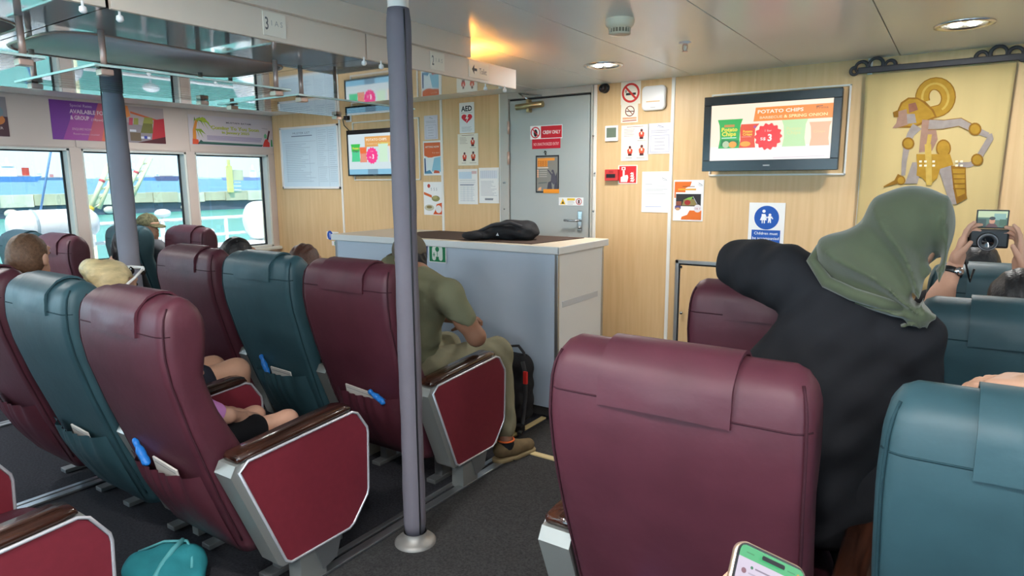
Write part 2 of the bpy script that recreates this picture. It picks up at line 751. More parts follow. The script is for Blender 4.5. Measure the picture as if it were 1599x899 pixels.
# ------------------------------------------------------------------ front bulkhead
DX0, DX1 = -3.453, -2.507          # door bay
wall_front = struct(MB().box(WALL_X - 0.3, RIGHT_X + 0.3, WALL_Y + 0.0, WALL_Y + 0.18, -0.1, CEIL_Z + 0.2).build('wall_front', 'veneer'),
                    'wood veneer bulkhead at the front of the cabin')
seams = [WALL_X, -5.555, -4.139, DX0, DX1, -1.854, -0.543, 0.77, 2.08, RIGHT_X]
for a, b in zip(seams[:-1], seams[1:]):
    if a == DX0:
        continue
    MB().box(a + 0.012, b - 0.012, WALL_Y - 0.014, WALL_Y + 0.002, 0.0, CEIL_Z).build('panel', 'veneer', wall_front)
for x in seams[1:-1]:
    MB().bbox(x - 0.014, x + 0.014, WALL_Y - 0.022, WALL_Y, 0.0, CEIL_Z, 0.004).build('panel_strip', 'white_trim', wall_front)

# access panel low in the bulkhead
ap = empty('access_panel', (-1.30, WALL_Y - 0.014, 0.06))
tag(ap, 'veneer access hatch with grey metal frame low in the bulkhead', 'hatch')
ax0, ax1, az0, az1 = -0.488, 0.36, 0.0, 0.875
fr = MB()
for x0, x1, z0, z1 in ((ax0, ax0 + .028, az0, az1), (ax1 - .028, ax1, az0, az1), (ax0, ax1, az1 - .028, az1), (ax0, ax1, az0, az0 + .028)):
    fr.bbox(x0, x1, -0.022, 0.0, z0, z1, 0.004)
fr.build('frame', 'aluminium', ap)
MB().bbox(ax0 + .040, ax1 - .040, -0.016, 0.0, az0 + .04, az1 - .040, 0.003).build('hatch_door', 'veneer', ap)
MB().box(ax0 + .028, ax1 - .028, -0.006, 0.0, az0 + .028, az1 - .028).build('gap', 'rubber', ap)
kn = MB().lathe([(0.0, .03), (.010, .028), (.013, .02), (.010, .008), (.006, 0)], (ax0 + .066, -0.016, .462), 16, (0, -1, 0))
kn.build('knob', 'steel', ap)
MB().bbox(ax0 + .032, ax0 + .055, -0.022, -0.01, az1 - .062, az1 - .045, .002).build('latch', 'black_plastic', ap)

# door
door = struct(empty('door_1', (0, WALL_Y, 0)), 'grey steel crew door in the front bulkhead')
ct = on_y(791, 158, WALL_Y - .03).z
dl, dr, dt = on_y(797, 250, WALL_Y - .03).x, on_y(921, 250, WALL_Y - .03).x, on_y(860, 152, WALL_Y - .03).z
fm = MB()
fm.bbox(DX0 + .015, dl - .012, -.045, 0, 0, CEIL_Z, .005).bbox(dr + .012, DX1 - .015, -.045, 0, 0, CEIL_Z, .005)
fm.bbox(dl - .012, dr + .012, -.045, 0, dt + .012, CEIL_Z, .005)
fm.build('door_frame', 'door_frame_grey', door)
MB().box(dl - .014, dr + .014, -.012, 0.0, 0.0, dt + .014).build('door_seal', 'rubber', door)
leaf = MB().bbox(dl, dr - .004, -.036, -.005, 0.03, dt - .004, .006).build('door_leaf', 'door_grey', door)
for z in (on_y(792, 200, 4.92).z, on_y(792, 247, 4.92).z, 0.6):
    MB().cyl((dl - .006, -.05, z - .055), (dl - .006, -.05, z + .055), .011, 12).build('hinge', 'copper_post', door)
hx, hz = on_y(905, 345, 4.9).x, on_y(905, 345, 4.9).z
hd = MB().bbox(hx - .021, hx + .021, -.048, -.036, hz - .085, hz + .085, .006)
hd.build('handle_plate', 'steel', leaf)
MB().tube([(hx, -.045, hz + .005), (hx, -.085, hz + .005), (hx - .02, -.095, hz + .005), (hx - .125, -.095, hz + .005)], .010, 10).build('handle', 'steel', leaf)
MB().lathe([(0, .012), (.011, .012), (.011, 0)], (hx, -.048, hz - .055), 14, (0, -1, 0)).build('keyhole', 'steel', leaf)
bolt = MB()
for p in [(936 - 8, 270), (926, 212), (786, 285), (787, 326), (788, 285), (926, 330)]:
    q = on_y(*p, 4.90)
    bolt.lathe([(0, .004), (.008, .003), (.009, 0)], (q.x, -.045, q.z), 10, (0, -1, 0))
bolt.build('rivets', 'steel', door)['kind'] = 'stuff'
# closer
cl = on_y(828, 165, 4.88)
c0, c1 = on_y(807, 168, 4.88), on_y(848, 164, 4.88)
MB().cyl((c0.x, -.075, cl.z - .005), (c1.x, -.075, cl.z + .005), .026, 18).build('closer_body', 'brass', door)
MB().bbox(cl.x - .035, cl.x - .005, -.085, -.03, cl.z - .055, cl.z + .055, .008).build('closer_bracket', 'brass', door)
MB().tube([(cl.x - .02, -.075, cl.z + .05), (on_y(811, 146, 4.86).x, -.10, on_y(811, 146, 4.86).z), (on_y(846, 149, 4.9).x, -.05, on_y(846, 149, 4.9).z)], .007, 8).build('closer_arm', 'steel', door)

# ------------------------------------------------------------------ side walls with windows
SILL, HEAD = 0.80, 1.865
wins = [(2.876 - 1.95, 2.779 - .0, 0), (2.876, 3.874, 0), (3.966, 4.867, 0)]
wins[0] = (1.80, 2.779, 0)
left_open = [(-2.9, -1.95), (-1.83, -.83), (-.71, .29), (.40, 1.40), (1.70, 2.779), (2.876, 3.874), (3.966, 4.867)]


def side_wall(name, x, sgn, opens, label):
    """wall in the plane x, its thickness outward (sgn = -1 left, +1 right)"""
    t = 0.14
    xa, xb = sorted((x, x + sgn * t))
    m = MB()
    m.box(xa, xb, BACK_Y, WALL_Y, -0.1, SILL).box(xa, xb, BACK_Y, WALL_Y, HEAD, CEIL_Z + .1)
    e = [BACK_Y] + [v for o in opens for v in o] + [WALL_Y]
    for a, b in zip(e[0::2], e[1::2]):
        m.box(xa, xb, a, b, SILL, HEAD)
    return struct(m.build(name, 'side_wall'), label)


wall_left = side_wall('wall_left', WALL_X, -1, left_open, 'cream side wall with a row of windows')
for y0, y1 in ((2.15, 2.82), (2.835, 3.905), (3.92, 4.93), (1.0, 2.135)):
    MB().bbox(WALL_X, WALL_X + .006, y0, y1, HEAD + .01, CEIL_Z - .005, .002).build('header_panel', 'side_wall', wall_left)
    wall_left.children[-1].name = 'header_panel'
MB().bbox(WALL_X, WALL_X + .07, BACK_Y, WALL_Y - .02, SILL - .035, SILL, .008).build('sill_board', 'window_frame_paint', wall_left)
right_open = [(y - .48, y + .48) for y in (-2.9, -1.75, -.6, .55, 1.7, 2.85, 4.0)]
wall_right = side_wall('wall_right', RIGHT_X, 1, right_open, 'cream side wall with windows on the far right')
wall_back = MB()
for a, b in ((WALL_X, -5.2), (-3.4, -2.6), (-0.8, 0.0), (1.8, RIGHT_X)):
    wall_back.box(a, b, BACK_Y - .12, BACK_Y, 0, CEIL_Z)
for a, b in ((-5.2, -3.4), (-2.6, -.8), (0, 1.8)):  # unseen openings, made tall to let more light in from aft
    wall_back.box(a, b, BACK_Y - .12, BACK_Y, 0, .12).box(a, b, BACK_Y - .12, BACK_Y, 2.12, CEIL_Z)
struct(wall_back.build('wall_back', 'side_wall'), 'cream wall behind the seats')

wi = 0


def window(x, sgn, y0, y1):
    global wi
    wi += 1
    w = struct(empty('window_%d' % wi, (x + sgn * .11, (y0 + y1) / 2, SILL)), 'cabin window with pale frame and dark rubber seal')
    h, hw = HEAD - SILL, (y1 - y0) / 2
    f = MB()
    for a, b, c, d in ((-hw, -hw + .02, 0, h), (hw - .02, hw, 0, h), (-hw, hw, 0, .02), (-hw, hw, h - .02, h)):
        f.box(-.10, .03, a, b, c, d) if sgn > 0 else f.box(-.03, .10, a, b, c, d)
    f.build('window_frame', 'window_frame_paint', w)
    s = MB()
    for a, b, c, d in ((-hw + .02, -hw + .032, .02, h - .02), (hw - .032, hw - .02, .02, h - .02), (-hw + .02, hw - .02, .02, .032), (-hw + .02, hw - .02, h - .032, h - .02)):
        s.box(-.012, .012, a, b, c, d)
    s.build('window_seal', 'rubber', w)
    MB().box(-.004, .004, -hw + .02, hw - .02, .02, h - .02).build('pane', 'window_glass', w)
    return w


for a, b in left_open[3:]:
    window(WALL_X, -1, a, b)
for a, b in right_open[3:]:
    window(RIGHT_X, 1, a, b)


def portal(loc, rot, sx, sy):
    d = bpy.data.lights.new('window_portal', 'AREA')
    d.shape = 'RECTANGLE'
    d.size, d.size_y = sx, sy
    d.cycles.is_portal = True
    o = bpy.data.objects.new('window_portal', d)
    COL.objects.link(o)
    o.location = loc
    o.rotation_euler = rot


portal((WALL_X - .15, 1.0, 1.33), (0, math.radians(-90), 0), HEAD - SILL, 8.0)
portal((RIGHT_X + .15, .7, 1.33), (0, math.radians(90), 0), HEAD - SILL, 8.0)
portal((-1.7, BACK_Y - .14, 1.12), (math.radians(90), 0, 0), 7.2, 2.0)

# ------------------------------------------------------------------ ceiling
ceiling = struct(MB().box(WALL_X - .2, RIGHT_X + .2, BACK_Y - .2, WALL_Y + .2, CEIL_Z + .012, CEIL_Z + .12).build('ceiling', 'ceiling_joint'),
                 'pale glossy ceiling of long panels')
xs = [-2.36 + .66 * k for k in range(-7, 10)]
for a, b in zip(xs[:-1], xs[1:]):
    a, b = max(a, WALL_X), min(b, RIGHT_X)
    MB().bbox(a + .0025, b - .0025, BACK_Y, WALL_Y, CEIL_Z, CEIL_Z + .014, .002).build('ceiling_panel', 'ceiling_paint', ceiling)

# lowered gloss soffit over the left seats
SX0, SX1, SY0, SY1 = -4.62, -2.275, BACK_Y, 3.42
soffit = struct(empty('ceiling_soffit', (0, 0, 0)), 'lowered glossy ceiling raft with cream fascia over the left seats')
joints = [SY0, -2.2, -1.1, 0.0, 1.10, 2.20, SY1]
PX, PHX, PHY = -3.02, .30, .50          # recessed vent troughs: centre and half sizes


def rr_ring(hx, hy, r, z, n=8, cx0=0.0, cy0=0.0):
    out = []
    for cx_, cy_, a0 in ((hx - r, hy - r, 0), (-hx + r, hy - r, 90), (-hx + r, -hy + r, 180), (hx - r, -hy + r, 270)):
        for k in range(n + 1):
            a = math.radians(a0 + 90 * k / n)
            out.append((cx0 + cx_ + r * math.cos(a), cy0 + cy_ + r * math.sin(a), z))
    return out


rr = 0.06
for y0, y1 in zip(joints[:-1], joints[1:]):
    ya, yb = y0 + .003, y1 - (rr if y1 == SY1 else .003)
    outer = [(SX0 + rr, ya, SOFF_Z), (SX1 - .018, ya, SOFF_Z), (SX1 - .018, yb, SOFF_Z), (SX0 + rr, yb, SOFF_Z)]
    bm = bmesh.new()
    loops = [outer]
    if y1 < 2.3 and y0 > -2.3:
        loops.append(rr_ring(PHX, PHY, .16, SOFF_Z, cx0=PX, cy0=(y0 + y1) / 2))
    ed = []
    for L in loops:
        vv = [bm.verts.new(p) for p in L]
        ed += [bm.edges.new((vv[i], vv[(i + 1) % len(vv)])) for i in range(len(vv))]
    bmesh.ops.triangle_fill(bm, edges=ed, use_beauty=True, normal=(0, 0, -1))
    me = bpy.data.meshes.new('soffit_panel')
    bm.to_mesh(me)
    bm.free()
    obj('soffit_panel', me, 'soffit_gloss', soffit)
lip = [(SX0 + rr - rr * math.sin(t), SOFF_Z + rr - rr * math.cos(t)) for t in [math.radians(d) for d in (0, 12, 24, 36, 48, 60, 75, 90)]]
MB().grid([[(x, y, z) for x, z in lip] for y in (SY0, SY1 - rr)]).build('soffit_lip', 'soffit_gloss', soffit, fix=False)
lip2 = [(SY1 - rr + rr * math.sin(t), SOFF_Z + rr - rr * math.cos(t)) for t in [math.radians(d) for d in (0, 12, 24, 36, 48, 60, 75, 90)]]
MB().grid([[(x, y, z) for y, z in lip2] for x in (SX0 + rr, SX1 - .018)]).build('soffit_lip', 'soffit_gloss', soffit, fix=False)
MB().box(SX0 + .07, SX1 - .03, SY0, 2.93, SOFF_Z + .10, CEIL_Z).build('soffit_core', 'dark_gap', soffit)
MB().box(SX0 + .07, SX1 - .03, 2.93, SY1 - .07, SOFF_Z + .02, SOFF_Z + .03).build('soffit_core', 'fascia', soffit)
for y0, y1 in ((SY0, -1.10), (-1.09, 1.092), (1.108, 2.196), (2.204, SY1)):
    MB().bbox(SX1 - .018, SX1, y0, y1, SOFF_Z - .004, SOFF_Z + .108, .002).build('fascia_board', 'fascia', soffit)
MB().bbox(SX1 - .02, SX1 + .028, SY0, 2.94, SOFF_Z + .108, CEIL_Z, .002).build('upper_fascia', 'fascia', soffit)
for px, py in ((128, 5), (186, 20), (568, 93), (595, 99), (758, 135), (788, 138)):
    q = on_z(px, py - 4, SOFF_Z)
    MB().lathe([(.004, 0), (.004, -.014), (.010, -.018), (.012, -.03), (.007, -.036), (0, -.037)], (q.x, q.y, SOFF_Z), 12).build('fixing_knob', 'white_plastic', soffit)

# row number plates on the fascia (facing +x, read along -y... left to right as seen from the aisle)
def fascia_plate(px0, py0, px1, py1, label, draw):
    a, b = on_x(px0, py0, SX1 + .002), on_x(px1, py1, SX1 + .002)
    s = Sheet((SX1 + .003, a.y, SOFF_Z + .012), (0, 1, 0), (0, 0, 1), b.y - a.y, .088)
    draw(s)
    return s.finish('row_plate', 'paper_cream', label, 'sign', thick=.003)


def plate_num(n):
    def d(s):
        s.text('#6c6a69', n, .06, .25, .75, bold=.01, width=.14)
        s.text('#a9a49d', '1 A S', .30, .45, .32, width=.5)
    return d


fascia_plate(411, 40, 447, 60, 'cream row plate with 3 above the far padded pole’s shelf', plate_num('3'))
fascia_plate(673, 98, 694, 110, 'cream row plate with 2 right of the aisle pole', plate_num('2'))


def toilet(s):
    s.poly('#3b3a3c', [(.12, .5), (.24, .8), (.24, .58), (.38, .58), (.38, .42), (.24, .42), (.24, .2)])
    s.text('#55535a', 'Toilet', .5, .3, .5, width=.38)


fascia_plate(733, 110, 763, 127, 'cream Toilet arrow plate at the end of the fascia', toilet)

# warm lamp lying on the raft's open end
lt = empty('cove_lamp', (-2.56, 3.13, SOFF_Z + .034))
tag(lt, 'warm orange cove lamp on top of the ceiling raft end', 'lamp')
MB().bbox(-.28, .28, -.05, .05, 0, .03, .01).build('lamp_body', 'white_plastic', lt)
mat('warm_lens', (1.0, 0.42, 0.06), rough=0.5, emit=10)
MB().bbox(-.26, .26, -.03, .03, .03, .045, .006).build('lamp_lens', 'warm_lens', lt)

# recessed vent troughs in the soffit
def trough(yc, label):
    t = tag(empty('vent_trough', (PX, yc, SOFF_Z)), label, 'vent')
    MB().rings([rr_ring(PHX, PHY, .16, 0.0), rr_ring(PHX - .004, PHY - .004, .16, .03), rr_ring(PHX - .02, PHY - .02, .15, .07), rr_ring(PHX - .05, PHY - .05, .13, .085)]).build('trough_shell', 'pod_grey', t, fix=False)
    MB().rings([rr_ring(PHX - .001, PHY - .001, .16, .006), rr_ring(PHX + .002, PHY + .002, .16, -.004), rr_ring(PHX + .010, PHY + .010, .165, -.004), rr_ring(PHX + .012, PHY + .012, .165, .001)], cap=False).build('trough_rim', 'copper_post', t)
    MB().rings([rr_ring(.13, .42, .08, .084), rr_ring(.13, .42, .08, .045), rr_ring(.11, .40, .07, .030)]).build('lens_panel', mat('trough_lens_fill', (1.0, .96, .92), rough=.4, emit=1.0), t)  # pale lens is not lit; its glow is added
    d = bpy.data.lights.new('trough_fill', 'AREA')  # added fill lamp, brightens the far pole and left seats
    d.shape = 'RECTANGLE'
    d.size, d.size_y = .18, .74
    d.energy = 6
    d.color = (1.0, .96, .92)
    lo = bpy.data.objects.new('trough_fill', d)
    COL.objects.link(lo)
    lo.parent = t
    lo.location = (0, 0, .026)
    for x in (.19, -.19):
        MB().bbox(x - .018, x + .018, -.38, .38, .070, .0845, .003).build('vent_slot', 'dark_gap', t)
    for y in (-.42, .42):
        MB().lathe([(.05, .084), (.05, .060), (.042, .054), (.012, .05), (0, .05)], (.17, y * .98, 0.0), 20).build('air_nozzle', 'white_plastic', t)
    return t


trough(.55, 'grey vent trough recessed in the glossy soffit, nearest the camera')
trough(1.65, 'grey vent trough recessed in the glossy soffit above the far padded pole')
trough(-.55, 'grey vent trough recessed in the glossy soffit behind the camera')

# glass luggage shelves on copper posts
def glass_rack(y0, y1, x0, x1, label):
    z = 1.965
    t = tag(empty('glass_shelf', (0, 0, z)), label, 'shelf', 'glass luggage shelves under the soffit')
    MB().bbox(x0, x1, y0, y1, 0, .010, .003).build('glass_sheet', 'shelf_glass', t)
    mat('glass_edge', '#cfe6df', rough=0.15, spec=0.6)
    e = MB()
    for a, b, c, d in ((x0, x1, y0 - .002, y0), (x0, x1, y1, y1 + .002), (x0 - .002, x0, y0, y1), (x1, x1 + .002, y0, y1)):
        e.box(a, b, c, d, .001, .009)
    e.build('glass_edge', 'glass_edge', t)
    for x in (x1 - .04, x0 + .06):
        for y in (y0 + .05, y1 - .05):
            MB().cyl((x, y, -.012), (x, y, SOFF_Z - z), .011, 14).build('post', 'copper_post', t)
            MB().bbox(x - .022, x + .022, y - .022, y + .022, -.024, -.002, .004).build('clamp', 'copper_post', t)
    return t


glass_rack(-.10, 1.035, -3.30, -2.60, 'clear glass luggage shelf at the picture’s top left edge')
glass_rack(1.19, 2.03, -3.30, -2.60, 'middle clear glass luggage shelf around the grey padded pole')
glass_rack(2.15, 2.98, -3.38, -2.70, 'far clear glass luggage shelf nearest the bulkhead')

# ------------------------------------------------------------------ ceiling fittings
def downlight(x, y, label, power=26):
    t = tag(empty('downlight', (x, y, CEIL_Z)), label, 'ceiling light', 'round downlights in the ceiling')
    MB().lathe([(.132, 0), (.132, -.006), (.118, -.009), (.104, -.006), (.10, 0.0), (.092, .011)], (0, 0, 0), 40).build('trim_ring', 'steel', t)
    MB().lathe([(.100, .0005), (.06, .0005), (.0, .0005)], (0, 0, 0), 32).build('reflector', 'steel', t)
    for s in (-1, 1):
        MB().sphere((s * .036, 0, -.002), .026, 8, (1, 1, .35)).build('lamp', 'lamp_lens', t)
    d = bpy.data.lights.new('downlight_glow', 'AREA')
    d.shape = 'DISK'
    d.size = .18
    d.energy = power
    d.color = (1.0, .985, .96)
    o = bpy.data.objects.new('downlight_glow', d)
    COL.objects.link(o)
    o.parent = t
    o.location = (0, 0, -.014)


downlight(-2.05, 4.14, 'round chrome downlight in the ceiling before the grey door', 3.6)
downlight(-0.05, 4.14, 'round chrome downlight in the ceiling above the cloth hanging', 3.2)
for x, y, where in [(1.95, 4.14, 'far right beside the bulkhead'), (-1.45, .3, 'over the aisle above the camera'), (-.05, .1, 'just behind the camera on the right'),
                    (1.95, 1.0, 'by the right windows'), (-1.45, -1.3, 'over the aisle behind the camera'), (-.05, -1.3, 'behind the camera on the right'),
                    (1.95, -1.3, 'by the rear right windows'), (-5.6, 1.2, 'over the left window seats'), (-5.6, 3.6, 'near the left corner by the plan board'), (-5.6, -1.3, 'over the rear left seats')]:
    downlight(x, y, 'unseen round chrome ceiling downlight, added ' + where, (1.6 if x > 1 else 4) if y > 3 else 5)  # repeats out of view, added because the cabin needs their light
t = tag(empty('smoke_detector', (-1.418, 3.033, CEIL_Z)), 'cream smoke detector on the ceiling', 'smoke detector')
MB().lathe([(.068, 0), (.070, -.012), (.066, -.028), (.056, -.038), (.044, -.046)], (0, 0, 0), 32).build('base', mat('detector_cream', '#f0e2c6', rough=.5), t)
MB().lathe([(.046, -.038), (.046, -.062), (.040, -.066), (0, -.067)], (0, 0, 0), 28).build('chamber', mat('detector_dark', '#8c7a60', rough=.6), t)
fins = MB()
for k in range(20):
    a = 2 * math.pi * k / 20
    c, s = math.cos(a), math.sin(a)
    fins.tube([(c * .049, s * .049, -.042), (c * .049, s * .049, -.064)], .003, 5)
fins.build('fins', 'detector_cream', t)['kind'] = 'stuff'
MB().lathe([(.052, -.064), (.052, -.068), (.03, -.072), (0, -.073)], (0, 0, 0), 28).build('cap', 'detector_cream', t)
t = tag(empty('sprinkler', (-1.346, 3.739, CEIL_Z)), 'small metal sprinkler head on the ceiling', 'sprinkler')
MB().lathe([(.034, 0), (.034, -.004), (.014, -.008)], (0, 0, 0), 24).build('rosette', 'white_plastic', t)
m = MB().lathe([(.012, -.006), (.012, -.016)], (0, 0, 0), 12)
m.tube([(.012, 0, -.014), (.013, 0, -.035), (.004, 0, -.048)], .003, 6).tube([(-.012, 0, -.014), (-.013, 0, -.035), (-.004, 0, -.048)], .003, 6)
m.build('frame', 'copper_post', t)
MB().lathe([(0, -.048), (.016, -.048), (.016, -.051), (0, -.051)], (0, 0, 0), 14).build('deflector', 'copper_post', t)
MB().cyl((0, 0, -.016), (0, 0, -.046), .004, 8).build('bulb', 'paper', t)

# padded poles
mat('pole_wrap', '#6f6a72', rough=0.75, spec=0.25, var=0.05, vscale=5, bump=0.15, bscale=18)
mat('pole_wrap_lightened', '#84828c', rough=0.75, spec=0.25, var=0.05, vscale=5, bump=0.15, bscale=18)  # same wrap with a lighter colour, making up for weak light there


def pole(x, y, top, wrap, label, seam_az):
    t = tag(empty('padded_pole', (x, y, 0)), label, 'pole')
    rings_ = []
    zs = np.linspace(.05, top - .11, 46)
    for i, z in enumerate(zs):
        r = .047 + .0012 * math.sin(z * 9) + .0008 * math.sin(z * 31)
        if i == 0 or i == len(zs) - 1:
            r -= .006
        rings_.append([(r * math.cos(a), r * math.sin(a), z) for a in [2 * math.pi * k / 28 for k in range(28)]])
    MB().rings(rings_).build('padding', wrap, t)
    c, s = math.cos(seam_az), math.sin(seam_az)
    MB().tube([((.0475 + .001 * math.sin(z * 9)) * c, (.0475 + .001 * math.sin(z * 9)) * s, z) for z in np.linspace(.06, top - .12, 24)], .0035, 6).build('zip', 'black_plastic', t)
    MB().lathe([(.090, 0), (.090, .010), (.078, .022), (.052, .030), (.050, .055)], (0, 0, 0), 36).build('foot_flange', mat('flange_grey', '#8f8b86', rough=.45, metal=.4), t)
    MB().cyl((0, 0, top - .13), (0, 0, top), .040, 24).build('tube_end', 'white_trim', t)
    return t


pole(-1.832, 1.945, CEIL_Z, 'pole_wrap', 'grey padded pole standing in the carpeted aisle', math.radians(-20))
pole(-3.395, 1.62, SOFF_Z, 'pole_wrap_lightened', 'grey padded pole among the left seats before the windows', math.radians(-120))
# ------------------------------------------------------------------ reclining ferry seats
mat('maroon_leather', '#4f2530', rough=0.5, spec=0.4, var=0.12, vscale=7, bump=0.14, bscale=22)
mat('teal_leather', '#304d55', rough=0.5, spec=0.4, var=0.12, vscale=7, bump=0.14, bscale=22)
mat('maroon_pipe', '#3a1c25', rough=0.8, spec=.2)
mat('teal_pipe', '#213a41', rough=0.8, spec=.2)
mat('arm_panel_red', '#742632', rough=0.5, spec=0.35, var=0.05, vscale=40)
mat('arm_metal', '#9a9c98', rough=0.42, metal=0.55)
mat('arm_trim', '#cfd0d6', rough=0.3, metal=0.5)
wood_mat('arm_wood', '#170c08', '#46271b', rough=0.2, axis='Y', scale=30, coat=0.5)
mat('under_metal', '#7c7e7f', rough=0.45, metal=0.5)

ZB = [.18, .45, .72, .90, 1.00, 1.08, 1.13, 1.155, 1.170, 1.178]
YR = [.262, .155, .065, .015, .000, .003, .014, .034, .060, .088]
ZF = [.18, .45, .63, .775, .90, 1.04, 1.10, 1.14, 1.165, 1.178]
YF = [.43, .34, .262, .185, .145, .168, .165, .150, .130, .104]
ZW = [.18, .5, .8, 1.0, 1.10, 1.14, 1.165, 1.178]
WW = [.262, .285, .297, .300, .296, .288, .275, .250]


def rr_section(hw, y0, y1, r, z, n=6):
    r = min(r, (y1 - y0) * .48, hw * .9)
    out = []
    for cx_, cy_, a0 in ((hw - r, y1 - r, 0), (-hw + r, y1 - r, 90), (-hw + r, y0 + r, 180), (hw - r, y0 + r, 270)):
        for k in range(n + 1):
            a = math.radians(a0 + 90 * k / n)
            out.append((cx_ + r * math.cos(a), cy_ + r * math.sin(a), z))
    return out


def rear_y(z):
    return float(np.interp(z, ZB, YR))


def seat_meshes():
    M = {}
    lv = list(np.linspace(.18, 1.09, 26)) + [1.105, 1.12, 1.135, 1.148, 1.158, 1.166, 1.172, 1.176, 1.178]
    rg = []
    for z in lv:
        y0, y1, w = rear_y(z), float(np.interp(z, ZF, YF)), float(np.interp(z, ZW, WW))
        rg.append(rr_section(w, y0, y1, .045, z))
    M['backrest'] = MB().rings(rg).mesh('backrest')
    # seams: two side pipes and a cross seam
    for s in (-1, 1):
        mb = MB()
        mb.tube([(s * (float(np.interp(z, ZW, WW)) - .012), rear_y(z) + .010, z) for z in np.linspace(.24, 1.15, 30)], .0035, 6)
        M['piping' if s < 0 else 'piping_right'] = mb.mesh('piping')
    hw0 = float(np.interp(1.065, ZW, WW))

    def corner(x):
        e = max(0.0, abs(x) - (hw0 - .045))
        return .045 - math.sqrt(max(0, .045 ** 2 - e * e))
    M['cross_seam'] = MB().tube([(x, rear_y(1.062) + corner(x) - .0004, 1.062) for x in np.linspace(-hw0 + .003, hw0 - .003, 40)], .0022, 6).mesh('cross_seam')
    # flap folded over the top
    path = [(rear_y(z) - .013, z) for z in (1.052, 1.07, 1.09, 1.11, 1.13, 1.148)] + [(.046, 1.178), (.075, 1.189), (.100, 1.191), (.125, 1.185), (.147, 1.168), (.163, 1.146), (.172, 1.115), (.176, 1.07), (.17, 1.03)]
    rows = [[(x, y - .004 * math.cos(x * 22) * (z < 1.1), z - .006 * abs(x) / .15 * (i == 0)) for x in np.linspace(-.155, .145, 12)] for i, (y, z) in enumerate(path)]
    me = MB().grid(rows)
    inner = [[(x, y + (.010 if i < 6 else (0 if i < 11 else -.006)), z - (.009 if 5 < i < 11 else 0)) for x, y, z in r] for i, r in enumerate(rows)]
    me.grid([list(r)[::-1] for r in inner])
    for e in (0, -1):
        me.grid([rows[e], inner[e]])
    for c in (0, -1):
        me.grid([[r[c] for r in rows], [r[c] for r in inner]])
    M['headrest_cover'] = me.mesh('headrest_cover')
    # gathered pocket
    rows = []
    for i, t in enumerate(np.linspace(0, 1, 14)):
        z = .53 - t * .33
        row = []
        for x in np.linspace(-.225, .225, 46):
            u = 1 - (x / .225) ** 2
            bulge = .004 + (.050 * math.sin(math.pi * (0.25 + .75 * t)) ** .8 + .006) * max(0, u) ** .6 * (1 if t < .98 else .2)
            rip = .006 * math.sin(x * 95 + 2 * math.sin(x * 17)) * math.exp(-3.0 * t) + .0035 * math.sin(x * 60 + 4 * t) * (1 - t)
            row.append((x, rear_y(z) - bulge + rip, z - .012 * u * (1 - t)))
        rows.append(row)
    M['pocket'] = MB().grid(rows).mesh('pocket')
    # seat cushion
    mb = MB()
    rg = []
    for z, d in ((.27, .03), (.285, .01), (.31, 0), (.40, 0), (.43, .008), (.45, .03), (.455, .06)):
        rg.append(rr_section(.272 - d, .30 + d * .3, .80 - d, .06, z))
    mb.rings(rg)
    M['cushion'] = mb.mesh('cushion')
    mb = MB()
    mb.bbox(-.25, .25, .33, .74, .20, .27, .01)
    for x in (-.2, .2):
        mb.bbox(x - .025, x + .025, .42, .50, .012, .21, .006)
        mb.bbox(x - .03, x + .03, .36, .74, .0, .022, .004)
    M['pedestal'] = mb.mesh('pedestal')
    return M


ARM = [(.165, .575), (.20, .605), (.672, .637), (.70, .625), (.748, .553), (.752, .53), (.742, .285), (.735, .262), (.655, .168), (.63, .155), (.345, .155), (.325, .17)]


def arm_meshes(x0, x1, sgn):
    M = {}
    f = lambda a, b, d: (sgn * d, a, b)
    body = [(a, b) for a, b in ARM]
    body[0], body[1], body[-1], body[-2] = (.135, .565), (.155, .60), (.295, .165), (.315, .150)
    mb = MB()
    mb.prism(body, x0, x1 - .006, f)
    mb.prism([(.40, .0), (.52, .0), (.52, .17), (.40, .17)], x0 + .01, x1 - .02, f)
    M['armrest'] = mb.mesh('armrest')
    M['side_panel'] = MB().prism([(a + (.45 - a) * .02, b + (.4 - b) * .02) for a, b in ARM], x1 - .007, x1, f).mesh('side_panel')
    M['panel_trim'] = MB().tube([(sgn * (x1 - .001), a, b) for a, b in ARM], .0055, 8, closed=True).mesh('panel_trim')
    mb = MB()
    xm = (x0 + x1) / 2
    pad = []
    for y, zb, zt in ((.165, .605, .622), (.175, .603, .632), (.30, .612, .644), (.50, .626, .660), (.64, .636, .668), (.672, .640, .664), (.68, .642, .652)):
        hw = .046 if .17 < y < .66 else .038
        pad.append([(sgn * xm + hw * c, y, (zb + zt) / 2 + (zt - zb) / 2 * s) for c, s in ((1, -.7), (1, .3), (.8, 1), (-.8, 1), (-1, .3), (-1, -.7), (-.8, -1), (.8, -1))])
    mb.rings(pad)
    M['arm_pad'] = mb.mesh('arm_pad')
    M['foot_bracket'] = MB().prism([(.46, .155), (.60, .155), (.57, .06), (.50, .04)], x1 - .02, x1 - .012, f).mesh('foot_bracket')
    return M


for d in ('seat', 'arm'):
    pass
SM = seat_meshes()
ARMS = {('in', 1): arm_meshes(.302, .378, 1), ('aisle', 1): arm_meshes(.302, .405, 1),
        ('in', -1): arm_meshes(.302, .378, -1), ('aisle', -1): arm_meshes(.302, .405, -1)}


def fixn(me):
    bm = bmesh.new()
    bm.from_mesh(me)
    bmesh.ops.recalc_face_normals(bm, faces=bm.faces[:])
    bm.to_mesh(me)
    bm.free()


